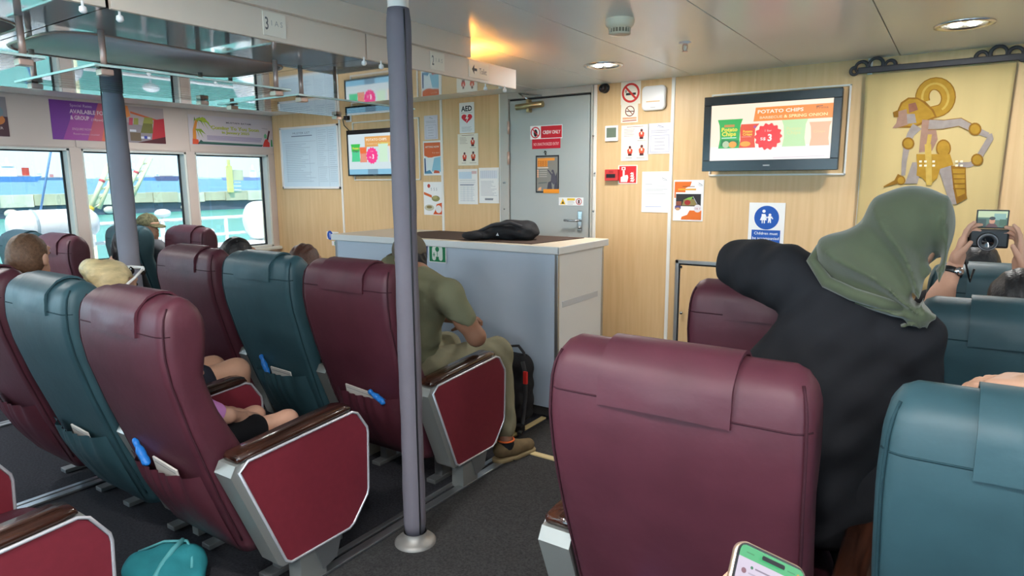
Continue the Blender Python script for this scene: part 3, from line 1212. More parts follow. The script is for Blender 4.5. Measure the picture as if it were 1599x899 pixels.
for M in [SM] + list(ARMS.values()):
    for k, me in M.items():
        if k != 'pocket':
            fixn(me)
BYC = {}
for c in ('maroon', 'teal'):
    BYC[c] = {}
    for k, me in SM.items():
        q = me.copy()
        q.name = k
        q.materials.append(MATS[{'piping': c + '_pipe', 'piping_right': c + '_pipe', 'cross_seam': c + '_pipe', 'pedestal': 'under_metal'}.get(k, c + '_leather')])
        BYC[c][k] = q
for M in ARMS.values():
    for k, mn in (('armrest', 'arm_metal'), ('side_panel', 'arm_panel_red'), ('panel_trim', 'arm_trim'), ('arm_pad', 'arm_wood'), ('foot_bracket', 'aluminium')):
        M[k].materials.append(MATS[mn])


def seat(color, xc, y0, label, arms=(), pocket=True):
    """a high-backed seat, its rear at y0; arms: list of (kind, side)"""
    t = tag(empty('ferry_seat', (xc, y0, 0)), label, 'seat', 'reclining ferry seats in rows')
    for k, me in BYC[color].items():
        if k == 'pocket' and not pocket:
            continue
        p = obj('piping' if k == 'piping_right' else k, me, None, t)
        if k == 'pocket':
            pass
    for kind, s in arms:
        M = ARMS[(kind, s)]
        a = obj('armrest', M['armrest'], None, t)
        for k in ('side_panel', 'panel_trim', 'arm_pad') + (('foot_bracket',) if kind == 'aisle' else ()):
            obj(k, M[k], None, a)
    return t


L1, L2, L3 = -2.35, -3.03, -3.71
YZ, YA, YB = .05, 1.05, 2.05
seat('maroon', L1, YZ, 'maroon aisle seat mostly below the picture’s bottom left corner', [('aisle', 1)])
seat('teal', L2, YZ, 'teal seat beside the bottom left corner maroon seat', [('in', 1)])
seat('maroon', L1, YA, 'nearest left maroon aisle seat, blue bag and leaflet in its pocket', [('aisle', 1)])
seat('teal', L2, YA, 'nearest left teal seat at the picture’s left edge', [('in', 1)])
seat('maroon', L3, YA, 'maroon seat left of the nearest teal seat, under the ginger-haired man', [])
seat('maroon', L1, YB, 'maroon aisle seat in front of the counter, man in cap sitting in it', [('aisle', 1)])
seat('teal', L2, YB, 'teal seat between two maroon seats before the counter', [('in', 1)])
seat('maroon', L3, YB, 'maroon seat left of the teal seat, beside the far grey pole', [('in', 1)])
# window side rows
W1, W2 = -5.47, -6.13
seat('maroon', W1, YB, 'sunlit maroon seat beside the window, behind the ginger-haired man', [('in', 1)])
seat('teal', W2, YB, 'teal window seat at the picture’s left edge under the white raft canister', [])
seat('maroon', W1, 3.05, 'farthest maroon seat before the last window', [('in', 1)])
seat('teal', W2, 2.86, 'teal window seat of the man in the camouflage cap', [])
# right block
R1, R2, RY = -.49, .215, 1.30
seat('maroon', R1, RY, 'large maroon seat in the foreground right of the aisle', [('aisle', -1)])
seat('teal', R2, RY, 'large teal seat in the bottom right corner', [('in', -1)])
seat('maroon', -.52, 2.37, 'maroon seat behind the leaning woman’s raised elbow', [('aisle', -1)])
seat('teal', R2, 2.37, 'teal seat right of the woman in the green headscarf', [('in', -1)])
seat('maroon', -.52, 3.37, 'maroon seat hidden behind the leaning woman', [('aisle', -1)])
seat('teal', R2, 3.37, 'teal seat farthest right, seen under the held camera', [('in', -1)])

# unseen rows behind the camera, added to shade the lower seat backs
for n, (yr, yl) in enumerate(((-.70, -.95), (-1.70, -1.95))):
    row = ('first', 'second')[n] + ' unseen row behind the camera, added for its shade'
    seat('maroon', R1, yr, 'maroon right aisle seat in the ' + row, [('aisle', -1)])
    seat('teal', R2, yr, 'teal right middle seat in the ' + row, [('in', -1)])
    seat('maroon', R2 + .70, yr, 'maroon right outer seat in the ' + row, [('in', -1)])
    seat('maroon', L1, yl, 'maroon left aisle seat in the ' + row, [('aisle', 1)])
    seat('teal', L2, yl, 'teal left middle seat in the ' + row, [('in', 1)])
    seat('maroon', L3, yl, 'maroon left outer seat in the ' + row, [('in', 1)])

# leaflets and bags in the pockets
mat('leaflet', '#c9c4bd', rough=0.6)
mat('blue_bag', '#1f72c4', rough=0.45, spec=0.4)


def leaflet(xc, y0, dx, w, tilt, label, up=.045):
    t = Matrix.Translation((xc + dx, y0 + rear_y(.50) - .022, .50)) @ Matrix.Rotation(tilt, 4, 'Y') @ Matrix.Rotation(math.radians(14), 4, 'X')
    m = MB().bbox(-w / 2, w / 2, -.0035, .0035, -.14, up, .001, t)
    o = tag(m.build('leaflet', 'leaflet'), label, 'leaflet', 'safety leaflets in seat pockets')
    MB().box(-w / 2 + .01, w / 2 - .01, -.0042, -.0036, up - .018, up - .014, t).build('print_line', ink('#8d8a88'), o)
    return o


leaflet(L1, YA, .03, .16, math.radians(6), 'pale leaflet in the pocket of the nearest left maroon seat')
leaflet(L2, YA, .03, .15, math.radians(3), 'pale leaflet in the pocket of the nearest left teal seat', .03)
leaflet(L2, YB, .04, .17, math.radians(2), 'pale leaflet in the pocket of the middle teal seat')
leaflet(L1, YB, -.03, .19, math.radians(5), 'pale leaflet in the pocket of the capped man’s maroon seat')


def blue_bag(xc, y0, dx, label, ang=0.5, up=.03):
    q = Vector((xc + dx, y0 + rear_y(.53) - .03, .525 + up))
    s = SDF(.005, .012)
    d = Vector((math.sin(ang), 0, -math.cos(ang)))
    a = q - d * .04
    b = q + d * .05
    s.cone(a, q, .010, .013).cone(q, b, .014, .016).ell(a + Vector((-.006, 0, .006)), (.013, .010, .010))
    o = solid('sick_bag', [s.mesh(lambda X, Y, Z: .0025 * np.sin(X * 260 + Z * 90) * np.sin(Z * 180))], 'blue_bag')
    return tag(o, label, 'bag', 'blue bags in seat pockets')


blue_bag(L1, YA, -.12, 'bright blue bag beside the leaflet in the nearest maroon seat', .8)
blue_bag(L2, YB, -.09, 'bright blue bag poking from the middle teal seat pocket', .5)
blue_bag(L1, YB, .10, 'bright blue bag corner in the capped man’s seat pocket', 1.2, .0)
blue_bag(R1, RY, -.06, 'bright blue bag in the foreground maroon seat pocket at the bottom edge', .7, -.01)
# ------------------------------------------------------------------ notices on the bulkhead
def ink(c, rough=0.5):
    """'#rrggbb' is printed ink, '*#rrggbb' is a lit screen colour"""
    if c in MATS:
        return MATS[c]
    if c[0] == '*':
        m = mat(c, c[1:], rough=0.25, emit=SCREEN)
        m.node_tree.nodes['Principled BSDF'].inputs['Base Color'].default_value = (.02, .02, .02, 1)
        return m
    return mat(c, c, rough=rough, spec=0.3)


SCREEN = 0.18


def lifejacket(s, a, b, h, vest='#d8472f'):
    """little figure putting on a life jacket; h as a fraction of the sheet's height"""
    q = h * s.h / s.w
    s.disc('#5b2b2a', a, b + h * .86, q * .14)
    s.poly(vest, [(a - q * .26, b + h * .25), (a + q * .26, b + h * .25), (a + q * .30, b + h * .60), (a + q * .14, b + h * .74), (a - q * .14, b + h * .74), (a - q * .30, b + h * .60)])
    s.rect('#7a1f1d', a - q * .2, b + h * .12, a + q * .2, b + h * .25)
    s.rect('#2b2326', a - q * .2, b, a + q * .2, b + h * .12)
    s.rect('#f0d7c0', a - q * .08, b + h * .45, a + q * .08, b + h * .70)


def logo(s, a, b, w):
    s.line('#6f7480', a, b, a + w * .5, b + w * .12, .008)
    s.line('#6f7480', a + w * .15, b + .05, a + w * .9, b - w * .02, .014)
    s.line('#8b8f9b', a + w * .3, b - .02, a + w, b - .02, .012)


def notice(box, label, mat_='paper', framed=True):
    s = wall_sheet(*box)
    logo(s, .36, .88, .3)
    s.lines('#77757c', .12, .9, .70, .76, 2, .012)
    if framed:
        for l in ((.12, .06, .88, .06), (.88, .06, .88, .6), (.88, .6, .12, .6), (.12, .6, .12, .06)):
            s.line('#8b8aa0', *l, .012)
        s.lines('#6d6b72', .28, .72, .16, .5, 4, .012)
    return s.finish('notice', mat_, label, 'notice')


mat('paper_violet', '#d9d5de', rough=.7, spec=.2)
notice((662, 181, 684, 217), 'small lavender notice above the orange poster', 'paper_violet')
notice((1012.5, 193, 1048.5, 239.5), 'lavender notice right of the life jacket sheet', 'paper_violet')

s = wall_sheet(660.5, 220.5, 690, 273.5)
s.rect('#d9622b', .05, .52, .95, .95)
s.poly('#dfe9ea', [(.05, .10), (.95, .10), (.95, .56), (.6, .54), (.35, .50), (.05, .58)])
s.poly('#8fc3d6', [(.45, .12), (.95, .10), (.95, .54), (.6, .50)])
s.poly('#2f4f78', [(.05, .06), (.14, .06), (.12, .5), (.05, .5)])
s.poly('#4b86a8', [(.05, .05), (.5, .05), (.35, .16), (.14, .12)])
s.poly('#c65a3a', [(.55, .06), (.9, .06), (.85, .13), (.6, .15)])
s.text('#f3ead8', 'HITTING NOW', .12, .80, .075, bold=.02, width=.76)
s.text('#f3d9c0', '2 to open', .5, .64, .05, width=.38)
s.finish('poster', 'paper', 'orange and sky blue poster on the wood bulkhead', 'poster')

s = wall_sheet(661, 284, 691, 336)
s.poly('#d9662c', [(.02, .62), (.45, .52), (.45, .60), (.02, .70)])
s.disc('#8f8a54', .66, .50, .22, sy=.55)
s.disc('#b2a56a', .62, .53, .13, sy=.5)
s.disc('#c7c1a9', .30, .22, .26, sy=.5)
s.disc('#8d7a4a', .30, .24, .15, sy=.4)
s.poly('#da5a22', [(.5, .02), (.98, .02), (.98, .38), (.7, .33), (.62, .15)])
s.disc('#e6e2df', .8, .18, .16)
s.disc('#c65142', .3, .88, .08)
for a in (.4, .55, .68):
    s.text('#9c9aa2', 'S', a, .74, .12)
s.finish('poster', 'paper', 'white poster with plates of food under the sky blue poster', 'poster')

s = wall_sheet(717, 161, 741, 207)
s.text('#20222c', 'AED', .5, .72, .24, 'CENTER', .03, width=.72)
s.line('#55555a', .12, .67, .88, .67, .012)
hp = [(.5 + .36 * (16 * math.sin(t) ** 3) / 16, .49 + .17 * (13 * math.cos(t) - 5 * math.cos(2 * t) - 2 * math.cos(3 * t) - math.cos(4 * t)) / 16) for t in [2 * math.pi * k / 40 for k in range(40)]]
s.poly('#d5263b', hp)
s.poly('#f4efe8', [(.60, .60), (.53, .60), (.40, .47), (.50, .47)]).poly('#f4efe8', [(.50, .51), (.63, .51), (.44, .35), (.52, .47)])
s.lines('#8b8a8a', .14, .88, .06, .20, 5, .01)
s.finish('aed_sign', 'paper', 'white AED sign with red heart', 'sign')

for box, lab in (((714.6, 209.6, 747, 257.8), 'life jacket instruction sheet below the AED sign'), ((970.6, 196, 1012, 250.4), 'life jacket instruction sheet right of the thermostat')):
    s = wall_sheet(*box)
    s.lines('#a58a80', .1, .5, .70, .88, 5, .012)
    s.line('#8b3a34', .2, .95, .8, .95, .014)
    lifejacket(s, .74, .60, .28)
    lifejacket(s, .33, .14, .28)
    lifejacket(s, .76, .14, .30, '#d9552f')
    s.lines('#70605a', .18, .46, .08, .08, 1, .012)
    s.lines('#70605a', .6, .92, .56, .56, 1, .012)
    s.lines('#70605a', .58, .92, .08, .08, 1, .012)
    s.finish('instruction_sheet', 'paper_cream', lab, 'sign')

s = wall_sheet(715, 264, 746.5, 319)
s.rect('#c9dbe8', .05, .72, .7, .92)
s.rect('#d8b7b8', .7, .86, .95, .94)
s.lines('#8fa0b4', .1, .9, .1, .68, 12, .01)
s.line('#4f5f7e', .1, .55, .8, .55, .025)
for a in (.3, .5, .7):
    s.line('#9fb0c4', a, .08, a, .5, .008)
s.finish('timetable', 'paper', 'timetable sheet left of the pair beside the grey door', 'notice')
s = wall_sheet(747.5, 262, 779.5, 317.5)
s.lines('#8d90a2', .1, .92, .22, .62, 12, .01, .4)
s.rect('#d9dee6', .08, .70, .92, .92)
for k in range(8):
    s.line('#a6a9b8', .1 + .1 * k, .70, .1 + .1 * k, .92, .008)
s.lines('#55586a', .3, .8, .1, .13, 2, .03)
s.finish('timetable', 'paper', 'timetable sheet right of the pair, touching the door frame', 'notice')

# large framed plan
s = wall_sheet(437, 200, 533, 294.5)
s.rect('#cfe0ea', .02, .02, .98, .97)
for l in ((.64, .03, .64, .96), (.82, .03, .82, .96), (.04, .76, .62, .76), (.64, .6, .98, .6), (.64, .34, .98, .34), (.1, .1, .1, .62), (.5, .1, .5, .62)):
    s.line('#aebfcc', *l, .004)
s.text('#77879c', 'MUSTER LIST', .22, .88, .045, width=.3)
s.line('#77879c', .2, .85, .56, .85, .01)
s.lines('#a9bccb', .08, .6, .12, .72, 22, .005, .5)
s.lines('#a9bccb', .66, .8, .12, .92, 26, .004, .5)
s.lines('#a9bccb', .84, .96, .12, .92, 26, .004, .5)
brd = s.finish('notice_board', 'paper', 'large white framed plan board in the corner by the windows', 'notice board', thick=.01)
f = MB()
for a0, b0, a1, b1 in ((0, 0, s.w, .022), (0, s.h - .022, s.w, s.h), (0, 0, .022, s.h), (s.w - .022, 0, s.w, s.h)):
    f.prism([(a0, b0), (a1, b0), (a1, b1), (a0, b1)], -.01, .012, lambda a, b, d, s=s: s.p(a, b, d))
f.build('board_frame', 'white_plastic', brd)

# door signs (on the leaf)
DY = WALL_Y - .0395


def door_sheet(*b):
    return wall_sheet(*b, y=DY)


s = door_sheet(828, 197, 878, 215.5)
s.rect('#cf2433', .34, .06, .985, .95)
s.text('#f4e9e4', 'CREW ONLY', .40, .36, .36, bold=.02, width=.54)
s.disc('#2c2a2c', .17, .46, .075, sx=.8, sy=1.3)
s.ring('#cf2433', .165, .5, .15, .03)
s.line('#cf2433', .07, .78, .26, .22, .03)
s.finish('crew_only_sign', 'paper', 'red CREW ONLY sign with barred hand on the grey door', 'sign')
s = door_sheet(831, 217.5, 875, 231)
s.text('#f0b9b8', 'NO UNAUTHORIZED ENTRY', .05, .32, .42, bold=.015, width=.9)
s.finish('entry_sign', ink('#cf2238'), 'red NO UNAUTHORIZED ENTRY sign under the CREW ONLY sign', 'sign')
s = door_sheet(836.5, 243, 872.5, 301)
s.rect('#8b8882', .05, .04, .95, .96)
s.rect('#f09a3e', .08, .86, .82, .93)
s.rect('#e8923a', .08, .70, .52, .86)
for i in range(3):
    s.text('#b5601c', 'FEET', .1, .715 + .05 * i, .06, width=.38)
s.line('#f2dcc4', .08, .67, .55, .67, .03)
for i in range(4):
    s.disc('#efb08a', .10, .60 - .055 * i, .035)
    s.line('#c9c2b8', .17, .60 - .055 * i, .5, .60 - .055 * i, .018)
s.poly('#4d4a55', [(.5, .10), (.72, .10), (.68, .32), (.55, .28)])
s.poly('#4d4a55', [(.80, .08), (.95, .08), (.93, .56), (.84, .40)])
s.poly('#565360', [(.5, .62), (.56, .62), (.72, .50), (.78, .60), (.86, .46), (.9, .28), (.78, .22), (.66, .3), (.68, .46)])
s.disc('#565360', .74, .58, .05)
s.poly('#6c7270', [(.1, .24), (.5, .26), (.5, .29), (.15, .28)])
s.poly('#f0b58a', [(.1, .06), (.25, .06), (.25, .16), (.13, .13)])
s.rect('#f59a28', .34, -.01, 1.02, .10)
s.finish('door_poster', ink('#2f2c30'), 'grey and orange action poster on the grey door', 'poster')
q = on_y(852, 239, DY)
tag(MB().tube([(q.x - .012, DY - .004, q.z + .004), (q.x, DY - .012, q.z + .018), (q.x + .012, DY - .006, q.z + .006)], .004, 6).lathe([(0, .008), (.007, .006), (.008, 0)], (q.x, DY, q.z - .008), 10, (0, -1, 0)).build('coat_hook', 'black_plastic'),
    'little dark hook above the door poster', 'hook')
s = door_sheet(872.5, 308, 911, 321)
s.poly('#e8b923', [(.06, .12), (.28, .12), (.17, .88)])
s.poly('#2c2a20', [(.12, .2), (.22, .2), (.17, .55)])
s.rect('#e8c23a', .35, .62, .66, .9)
s.lines('#9a9a96', .36, .64, .15, .5, 3, .012)
s.ring('#c9303a', .82, .5, .115, .025)
s.rect('#5b2022', .79, .25, .85, .72)
s.finish('warning_label', 'paper', 'white warning strip with yellow triangle above the door handle', 'sign')

# right of the door
s = wall_sheet(970, 128.5, 1000, 161.5)
s.rect('#2c2a2c', .26, .40, .76, .50)
s.poly('#9a9690', [(.22, .52), (.30, .52), (.30, .62), (.22, .66)])
s.ring('#d33a34', .5, .5, .45, .10)
s.line('#d33a34', .2, .8, .8, .2, .10)
s.finish('no_smoking_sign', 'paper_cream', 'white no smoking sign below the black dome camera', 'sign')
s = wall_sheet(970, 163.5, 996, 190.5)
s.ring('#8a4a30', .52, .62, .28, .05)
s.line('#5a3a28', .3, .62, .76, .60, .05)
s.line('#8a4a30', .34, .8, .7, .42, .04)
s.lines('#d98a4a', .1, .92, .2, .26, 2, .04, 0)
s.line('#b5513a', .1, .09, .92, .11, .05)
s.finish('no_vaping_sign', 'paper_cream', 'small creased no vaping notice under the no smoking sign', 'sign')

q0, q1 = on_y(1002, 135, 4.90), on_y(1038, 170.7, 4.90)
rt = tag(empty('wifi_router', ((q0.x + q1.x) / 2, WALL_Y - .014, (q0.z + q1.z) / 2)), 'white rounded wireless router box on the bulkhead', 'router')
hw_, hh_ = (q1.x - q0.x) / 2, (q0.z - q1.z) / 2
MB().rings([[(x, -d, z) for x, z, _ in [(p[0], p[1], 0) for p in rr_section(hw_ - i, -hh_ + i, hh_ - i, .035, 0)]] for d, i in ((0, .006), (.01, 0), (.026, 0), (.034, .004), (.037, .012))]).build('case', 'white_plastic', rt)
MB().box(-.055, .055, -.0378, -.0368, -.03, -.022).build('logo_strip', ink('#e0b98a'), rt)
MB().box(-.02, .02, -.0378, -.0368, -hh_ + .018, -hh_ + .024).build('maker_mark', ink('#c8c4c4'), rt)

q0, q1 = on_y(945, 196.6, 4.92), on_y(964.6, 220, 4.92)
th = tag(MB().bbox(q0.x, q1.x, WALL_Y - .034, WALL_Y - .014, q1.z, q0.z, .005).build('thermostat', 'white_plastic'), 'white thermostat with grey green display beside the door', 'thermostat')
w_, h_ = q1.x - q0.x, q0.z - q1.z
MB().box(q0.x + w_ * .14, q1.x - w_ * .12, WALL_Y - .0355, WALL_Y - .034, q1.z + h_ * .24, q0.z - h_ * .14).build('display', ink('#6f7a68'), th)

q0, q1 = on_y(944.7, 264.6, 4.9), on_y(964.6, 282, 4.9)
cp = tag(MB().bbox(q0.x, q1.x, WALL_Y - .055, WALL_Y - .014, q1.z, q0.z, .004).build('fire_call_point', ink('#c93a3a')), 'red fire alarm call point left of the fire alarm sign', 'fire alarm')
w_, h_ = q1.x - q0.x, q0.z - q1.z
MB().box(q0.x + w_ * .12, q1.x - w_ * .18, WALL_Y - .0565, WALL_Y - .055, q1.z + h_ * .25, q0.z - h_ * .4).build('break_glass', ink('#2a2024'), cp)
s = Sheet((q0.x, WALL_Y - .0552, q1.z), (1, 0, 0), (0, 0, 1), w_, h_)
v, f2 = text_geo('FIRE', .022, 'CENTER')
MB().add([(q0.x + w_ * .5 + x, WALL_Y - .0558, q0.z - h_ * .30 + y) for x, y in v], f2).build('lettering', ink('#6b1d1d'), cp, fix=False)

s = wall_sheet(965.5, 258, 995, 287)
s.rect('#cf2a30', .06, .05, .94, .95)
s.rect('#f0e6dc', .18, .74, .38, .90)
s.rect('#cf2a30', .23, .78, .33, .86)
s.poly('#f0e6dc', [(.14, .10), (.48, .10), (.54, .35), (.50, .48), (.34, .46), (.34, .72), (.24, .72), (.24, .42), (.14, .36)])
for k in range(4):
    b = .14 + .13 * k
    s.poly('#f0e6dc', [(.62, b), (.80, b - .04), (.88 - .03 * k, b + .14), (.78, b + .06), (.70, b + .09)])
s.finish('fire_alarm_sign', 'paper_cream', 'red fire alarm sign with pointing hand and flames', 'sign')

s = wall_sheet(1003, 268, 1046, 332)
logo(s, .66, .80, .22)
s.lines('#8b8b92', .12, .38, .69, .69, 1, .012)
s.lines('#9c9ca2', .12, .92, .46, .64, 6, .010)
s.lines('#9c9ca2', .12, .5, .40, .40, 1, .010)
s.line('#7d8bc4', .14, .14, .70, .15, .012)
s.finish('letter', 'paper', 'plain white letter pinned beside the food poster', 'notice')

s = wall_sheet(1052.5, 281, 1097, 345.5)
s.poly('#e0702a', [(.03, .56), (.08, .56), (.08, .70), (.40, .70), (.40, .80), (.56, .86), (.60, .96), (.03, .96)])
s.line('#8a4a2a', .3, .84, .7, .84, .02)
s.rect('#e8a63a', .15, .75, .75, .79)
s.rect('#2f2b2c', .09, .36, .92, .66)
s.poly('#8a7a4a', [(.3, .38), (.8, .38), (.7, .54), (.35, .52)])
s.disc('#9c2f2a', .48, .45, .10, sy=.8)
s.poly('#7fae4a', [(.36, .52), (.6, .52), (.66, .60), (.5, .57)])
s.poly('#8a5140', [(.10, .38), (.28, .38), (.28, .48), (.10, .48)])
s.line('#a6a6ac', .66, .60, .80, .42, .02)
s.rect('#5a4a7a', .06, .29, .26, .37)
s.disc('#c99a70', .16, .29, .08, sy=.6)
s.poly('#e0702a', [(.28, .03), (.95, .03), (.95, .26), (.56, .26), (.48, .15), (.30, .10)])
s.disc('#d8d2d6', .82, .31, .125)
s.text('#b05a6a', 'S$ 7', .73, .285, .06, width=.18)
logo(s, .8, .88, .16)
s.finish('poster', 'paper', 'white and orange burger poster right of the panel strip', 'poster')

s = wall_sheet(1170.5, 316, 1222, 398)
s.disc('#2257ae', .5, .71, .345, 36)
W = '#eef0f2'
s.disc(W, .42, .835, .045)
s.poly(W, [(.36, .78), (.46, .78), (.52, .70), (.50, .69), (.46, .74), (.51, .66), (.32, .66), (.36, .74)])
s.rect(W, .37, .60, .40, .66).rect(W, .43, .60, .46, .66)
s.disc(W, .59, .765, .038)
s.poly(W, [(.54, .74), (.64, .74), (.69, .69), (.67, .68), (.62, .71), (.63, .61), (.60, .61), (.59, .66), (.57, .61), (.54, .61), (.55, .70), (.51, .715)])
s.rect('#2257ae', .10, .06, .90, .47)
for i, tx in enumerate(('Children must', 'be accompanied', 'by an adult at', 'all times')):
    s.text(W, tx, .5, .38 - .095 * i, .075, 'CENTER', .01, width=(.66, .74, .62, .4)[i])
s.finish('children_sign', 'paper', 'white and blue Children must be accompanied sign', 'sign')

# dome camera
q = on_y(942, 137, 4.9)
dc = tag(empty('dome_camera', (q.x, WALL_Y - .014, q.z)), 'small black security camera at the ceiling edge', 'camera')
MB().lathe([(.040, 0), (.040, .012), (.030, .020), (.018, .022)], (0, 0, 0), 24, (0, -1, 0)).build('mount', 'black_plastic', dc)
MB().sphere((0, -.045, -.006), .032, 10).build('ball', 'black_plastic', dc)
MB().lathe([(.014, 0), (.014, .014), (.010, .016), (0, .016)], (0, -.070, -.012), 16, (-.2, -1, -.2)).build('lens', ink('#2a2c33', .15), dc)

# ------------------------------------------------------------------ televisions
def television(x0, x1, z0, z1, y, depth, bezel, tilt, label, screen, side=1, lower=0.0):
    w, h = x1 - x0, z1 - z0
    t = tag(empty('television', ((x0 + x1) / 2, y, z0)), label, 'television')
    t.rotation_euler = (tilt, 0, 0)
    bt = bezel[3]
    m = MB()
    m.bbox(-w / 2, w / 2, 0, depth * .45, 0, h, .008)
    m.build('cabinet', mat('tv_black', '#131417', rough=.22, spec=.5), t)
    MB().rings([[(p[0], depth * .45, p[1]) for p in rr_section(w / 2 - .01, .01, h - .01, .01, 0)],
                [(p[0], depth, p[1]) for p in rr_section(w / 2 - .09, .08, h - .08, .02, 0)]]).build('back_shell', mat('tv_grey', '#4d4a47', rough=.5), t)
    MB().bbox(-.10, .10, depth, depth + .06, h * .3, h * .7, .01).build('wall_bracket', 'black_plastic', t)
    s = Sheet((-w / 2 + bezel[0], -.0012, bezel[1]), (1, 0, 0), (0, 0, 1), w - bezel[0] - bezel[2], h - bezel[1] - bt)
    screen(s)
    sc = MB().prism([(0, 0), (s.w, 0), (s.w, s.h), (0, s.h)], -.002, 0.0, lambda a, b, d: s.p(a, b, d)).build('screen', ink('*#fbe9d6'), t)
    for (color, nm), b in s.buckets.items():
        o = b.build('screen_picture' if nm == 'print' else 'lettering', ink(color), sc, fix=False)
    bz = MB()
    for a0, b0, a1, b1 in ((-w / 2, 0, w / 2, bezel[1]), (-w / 2, h - bt, w / 2, h), (-w / 2, bezel[1], -w / 2 + bezel[0], h - bt), (w / 2 - bezel[2], bezel[1], w / 2, h - bt)):
        bz.bbox(a0, a1, -.010, .002, b0, b1, .003)
    bz.build('bezel', 'tv_black', t)
    MB().box(-.022, .022, -.0112, -.0102, bezel[1] * .42, bezel[1] * .55).build('maker_mark', ink('#9c9c9c'), t)
    return t


def bag_shape(s, a, b, w, h, c, lean=0):
    s.poly(c, [(a - w * .5 + lean, b + h), (a + w * .5 + lean, b + h), (a + w * .42, b + h * .8), (a + w * .40, b + h * .3), (a + w * .46, b), (a - w * .44, b), (a - w * .38, b + h * .35), (a - w * .42, b + h * .8)])


def potato_screen(s, k='*', pale=False):
    C = lambda c: '*' + c
    s.rect(C('#fde7cf'), 0, .25, 1, 1)
    s.rect(C('#f3ebe6'), 0, 0, 1, .25)
    s.poly(C('#ee8a2b'), [(.37, .68), (1.0, .68), (1.0, .92), (.385, .92)])
    s.text(C('#fff3e0'), 'POTATO CHIPS', .40, .815, .085, bold=.02, width=.37)
    s.text(C('#ffd9b0'), 'BARBECUE', .42, .72, .062, bold=.01, width=.185)
    s.text(C('#ffe9a8'), '& SPRING ONION', .62, .72, .070, bold=.02, width=.34)
    s.line(C('#7a4a3a'), .87, .88, .92, .885, .006)
    s.text(C('#7a4a2a'), 'Prima', .87, .84, .05, width=.09)
    bag_shape(s, .17, .22, .22, .52, C('#2faa48'))
    s.rect(C('#c98a3a'), .12, .60, .21, .645)
    s.text(C('#f6e23a'), 'Potato', .095, .525, .10, bold=.03, width=.14)
    s.text(C('#f6e23a'), 'Chips', .10, .445, .10, bold=.03, width=.125)
    s.rect(C('#d7efe0'), .10, .40, .23, .415)
    s.poly(C('#1b7a35'), [(.09, .26), (.25, .26), (.25, .36), (.10, .38)])
    s.disc(C('#b9c7a0'), .14, .29, .03)
    s.disc(C('#f0a030'), .20, .285, .035, sy=.8)
    bag_shape(s, .325, .22, .155, .42, C('#e2481c'), .02)
    s.text(C('#f6d23a'), 'Potato', .285, .49, .06, bold=.03, width=.08)
    s.text(C('#f6d23a'), 'Crisps', .285, .44, .06, bold=.03, width=.08)
    s.rect(C('#f2a890'), .275, .41, .36, .42)
    s.disc(C('#f0a52a'), .31, .29, .045, sy=.5)
    s.disc(C('#b04a9a'), .385, .585, .012)
    n = 40
    asp = s.w / s.h
    s.poly(C('#ef2b2b'), [(.50 + (.108 + .008 * math.cos(14 * t)) * math.cos(t), .405 + (.108 + .008 * math.cos(14 * t)) * math.sin(t) * asp) for t in [2 * math.pi * q / 112 for q in range(112)]])
    s.text(C('#ffd9d0'), '1 for', .465, .49, .055, width=.055)
    s.text(C('#ffe9e4'), 'S$', .435, .345, .07, bold=.02, width=.045)
    s.text(C('#fff3ee'), '3', .495, .33, .165, bold=.03)
    bag_shape(s, .71, .22, .21, .46, C('#bfe0a6'))
    s.text(C('#d7dc9a'), 'Potato', .645, .50, .08, bold=.02, width=.12)
    s.text(C('#d7dc9a'), 'Chips', .65, .43, .08, bold=.02, width=.11)
    bag_shape(s, .91, .22, .17, .40, C('#f6b48c'), .0)
    s.text(C('#f0c48c'), 'Crisps', .86, .44, .06, bold=.02, width=.09)
    s.line(C('#c9b4c4'), .55, .03, .96, .045, .004)


def pink_screen(s):
    C = lambda c: '*' + c
    s.rect(C('#c6d5da'), 0, 0, 1, 1)
    s.rect(C('#7fb6d2'), 0, 0, 1, .13)
    s.rect(C('#6b8fa6'), .36, 0, .55, .13)
    s.poly(C('#d39a54'), [(.32, .68), (1.0, .68), (1.0, .93), (.32, .93)])
    s.text(C('#efe6cf'), 'POTATO CHIPS', .345, .82, .085, bold=.02, width=.38)
    s.text(C('#e3c79a'), 'BARBECUE', .36, .73, .055, width=.19)
    s.text(C('#cfe06a'), '& SPRING ONION', .57, .73, .06, bold=.02, width=.36)
    bag_shape(s, .14, .32, .19, .44, C('#46c38a'))
    s.rect(C('#33b748'), .06, .58, .22, .76)
    s.text(C('#d9d24a'), 'Potato', .08, .63, .08, bold=.03, width=.12)
    s.text(C('#3a4a3a'), 'Chips', .085, .56, .07, bold=.03, width=.11)
    bag_shape(s, .285, .30, .15, .38, C('#d98a72'))
    s.rect(C('#e0662f'), .225, .52, .345, .66)
    asp = s.w / s.h
    s.poly(C('#ea2f86'), [(.45 + (.105 + .007 * math.cos(14 * t)) * math.cos(t), .46 + (.105 + .007 * math.cos(14 * t)) * math.sin(t) * asp) for t in [2 * math.pi * q / 112 for q in range(112)]])
    s.text(C('#f7c3da'), '1 for', .42, .55, .05, width=.05)
    s.text(C('#f3d3e2'), 'S$', .39, .40, .06, width=.04)
    s.text(C('#ffeef6'), '3', .45, .385, .15, bold=.03)
    bag_shape(s, .66, .30, .19, .44, C('#c3e0c6'))
    bag_shape(s, .84, .30, .16, .38, C('#e3cfc0'))


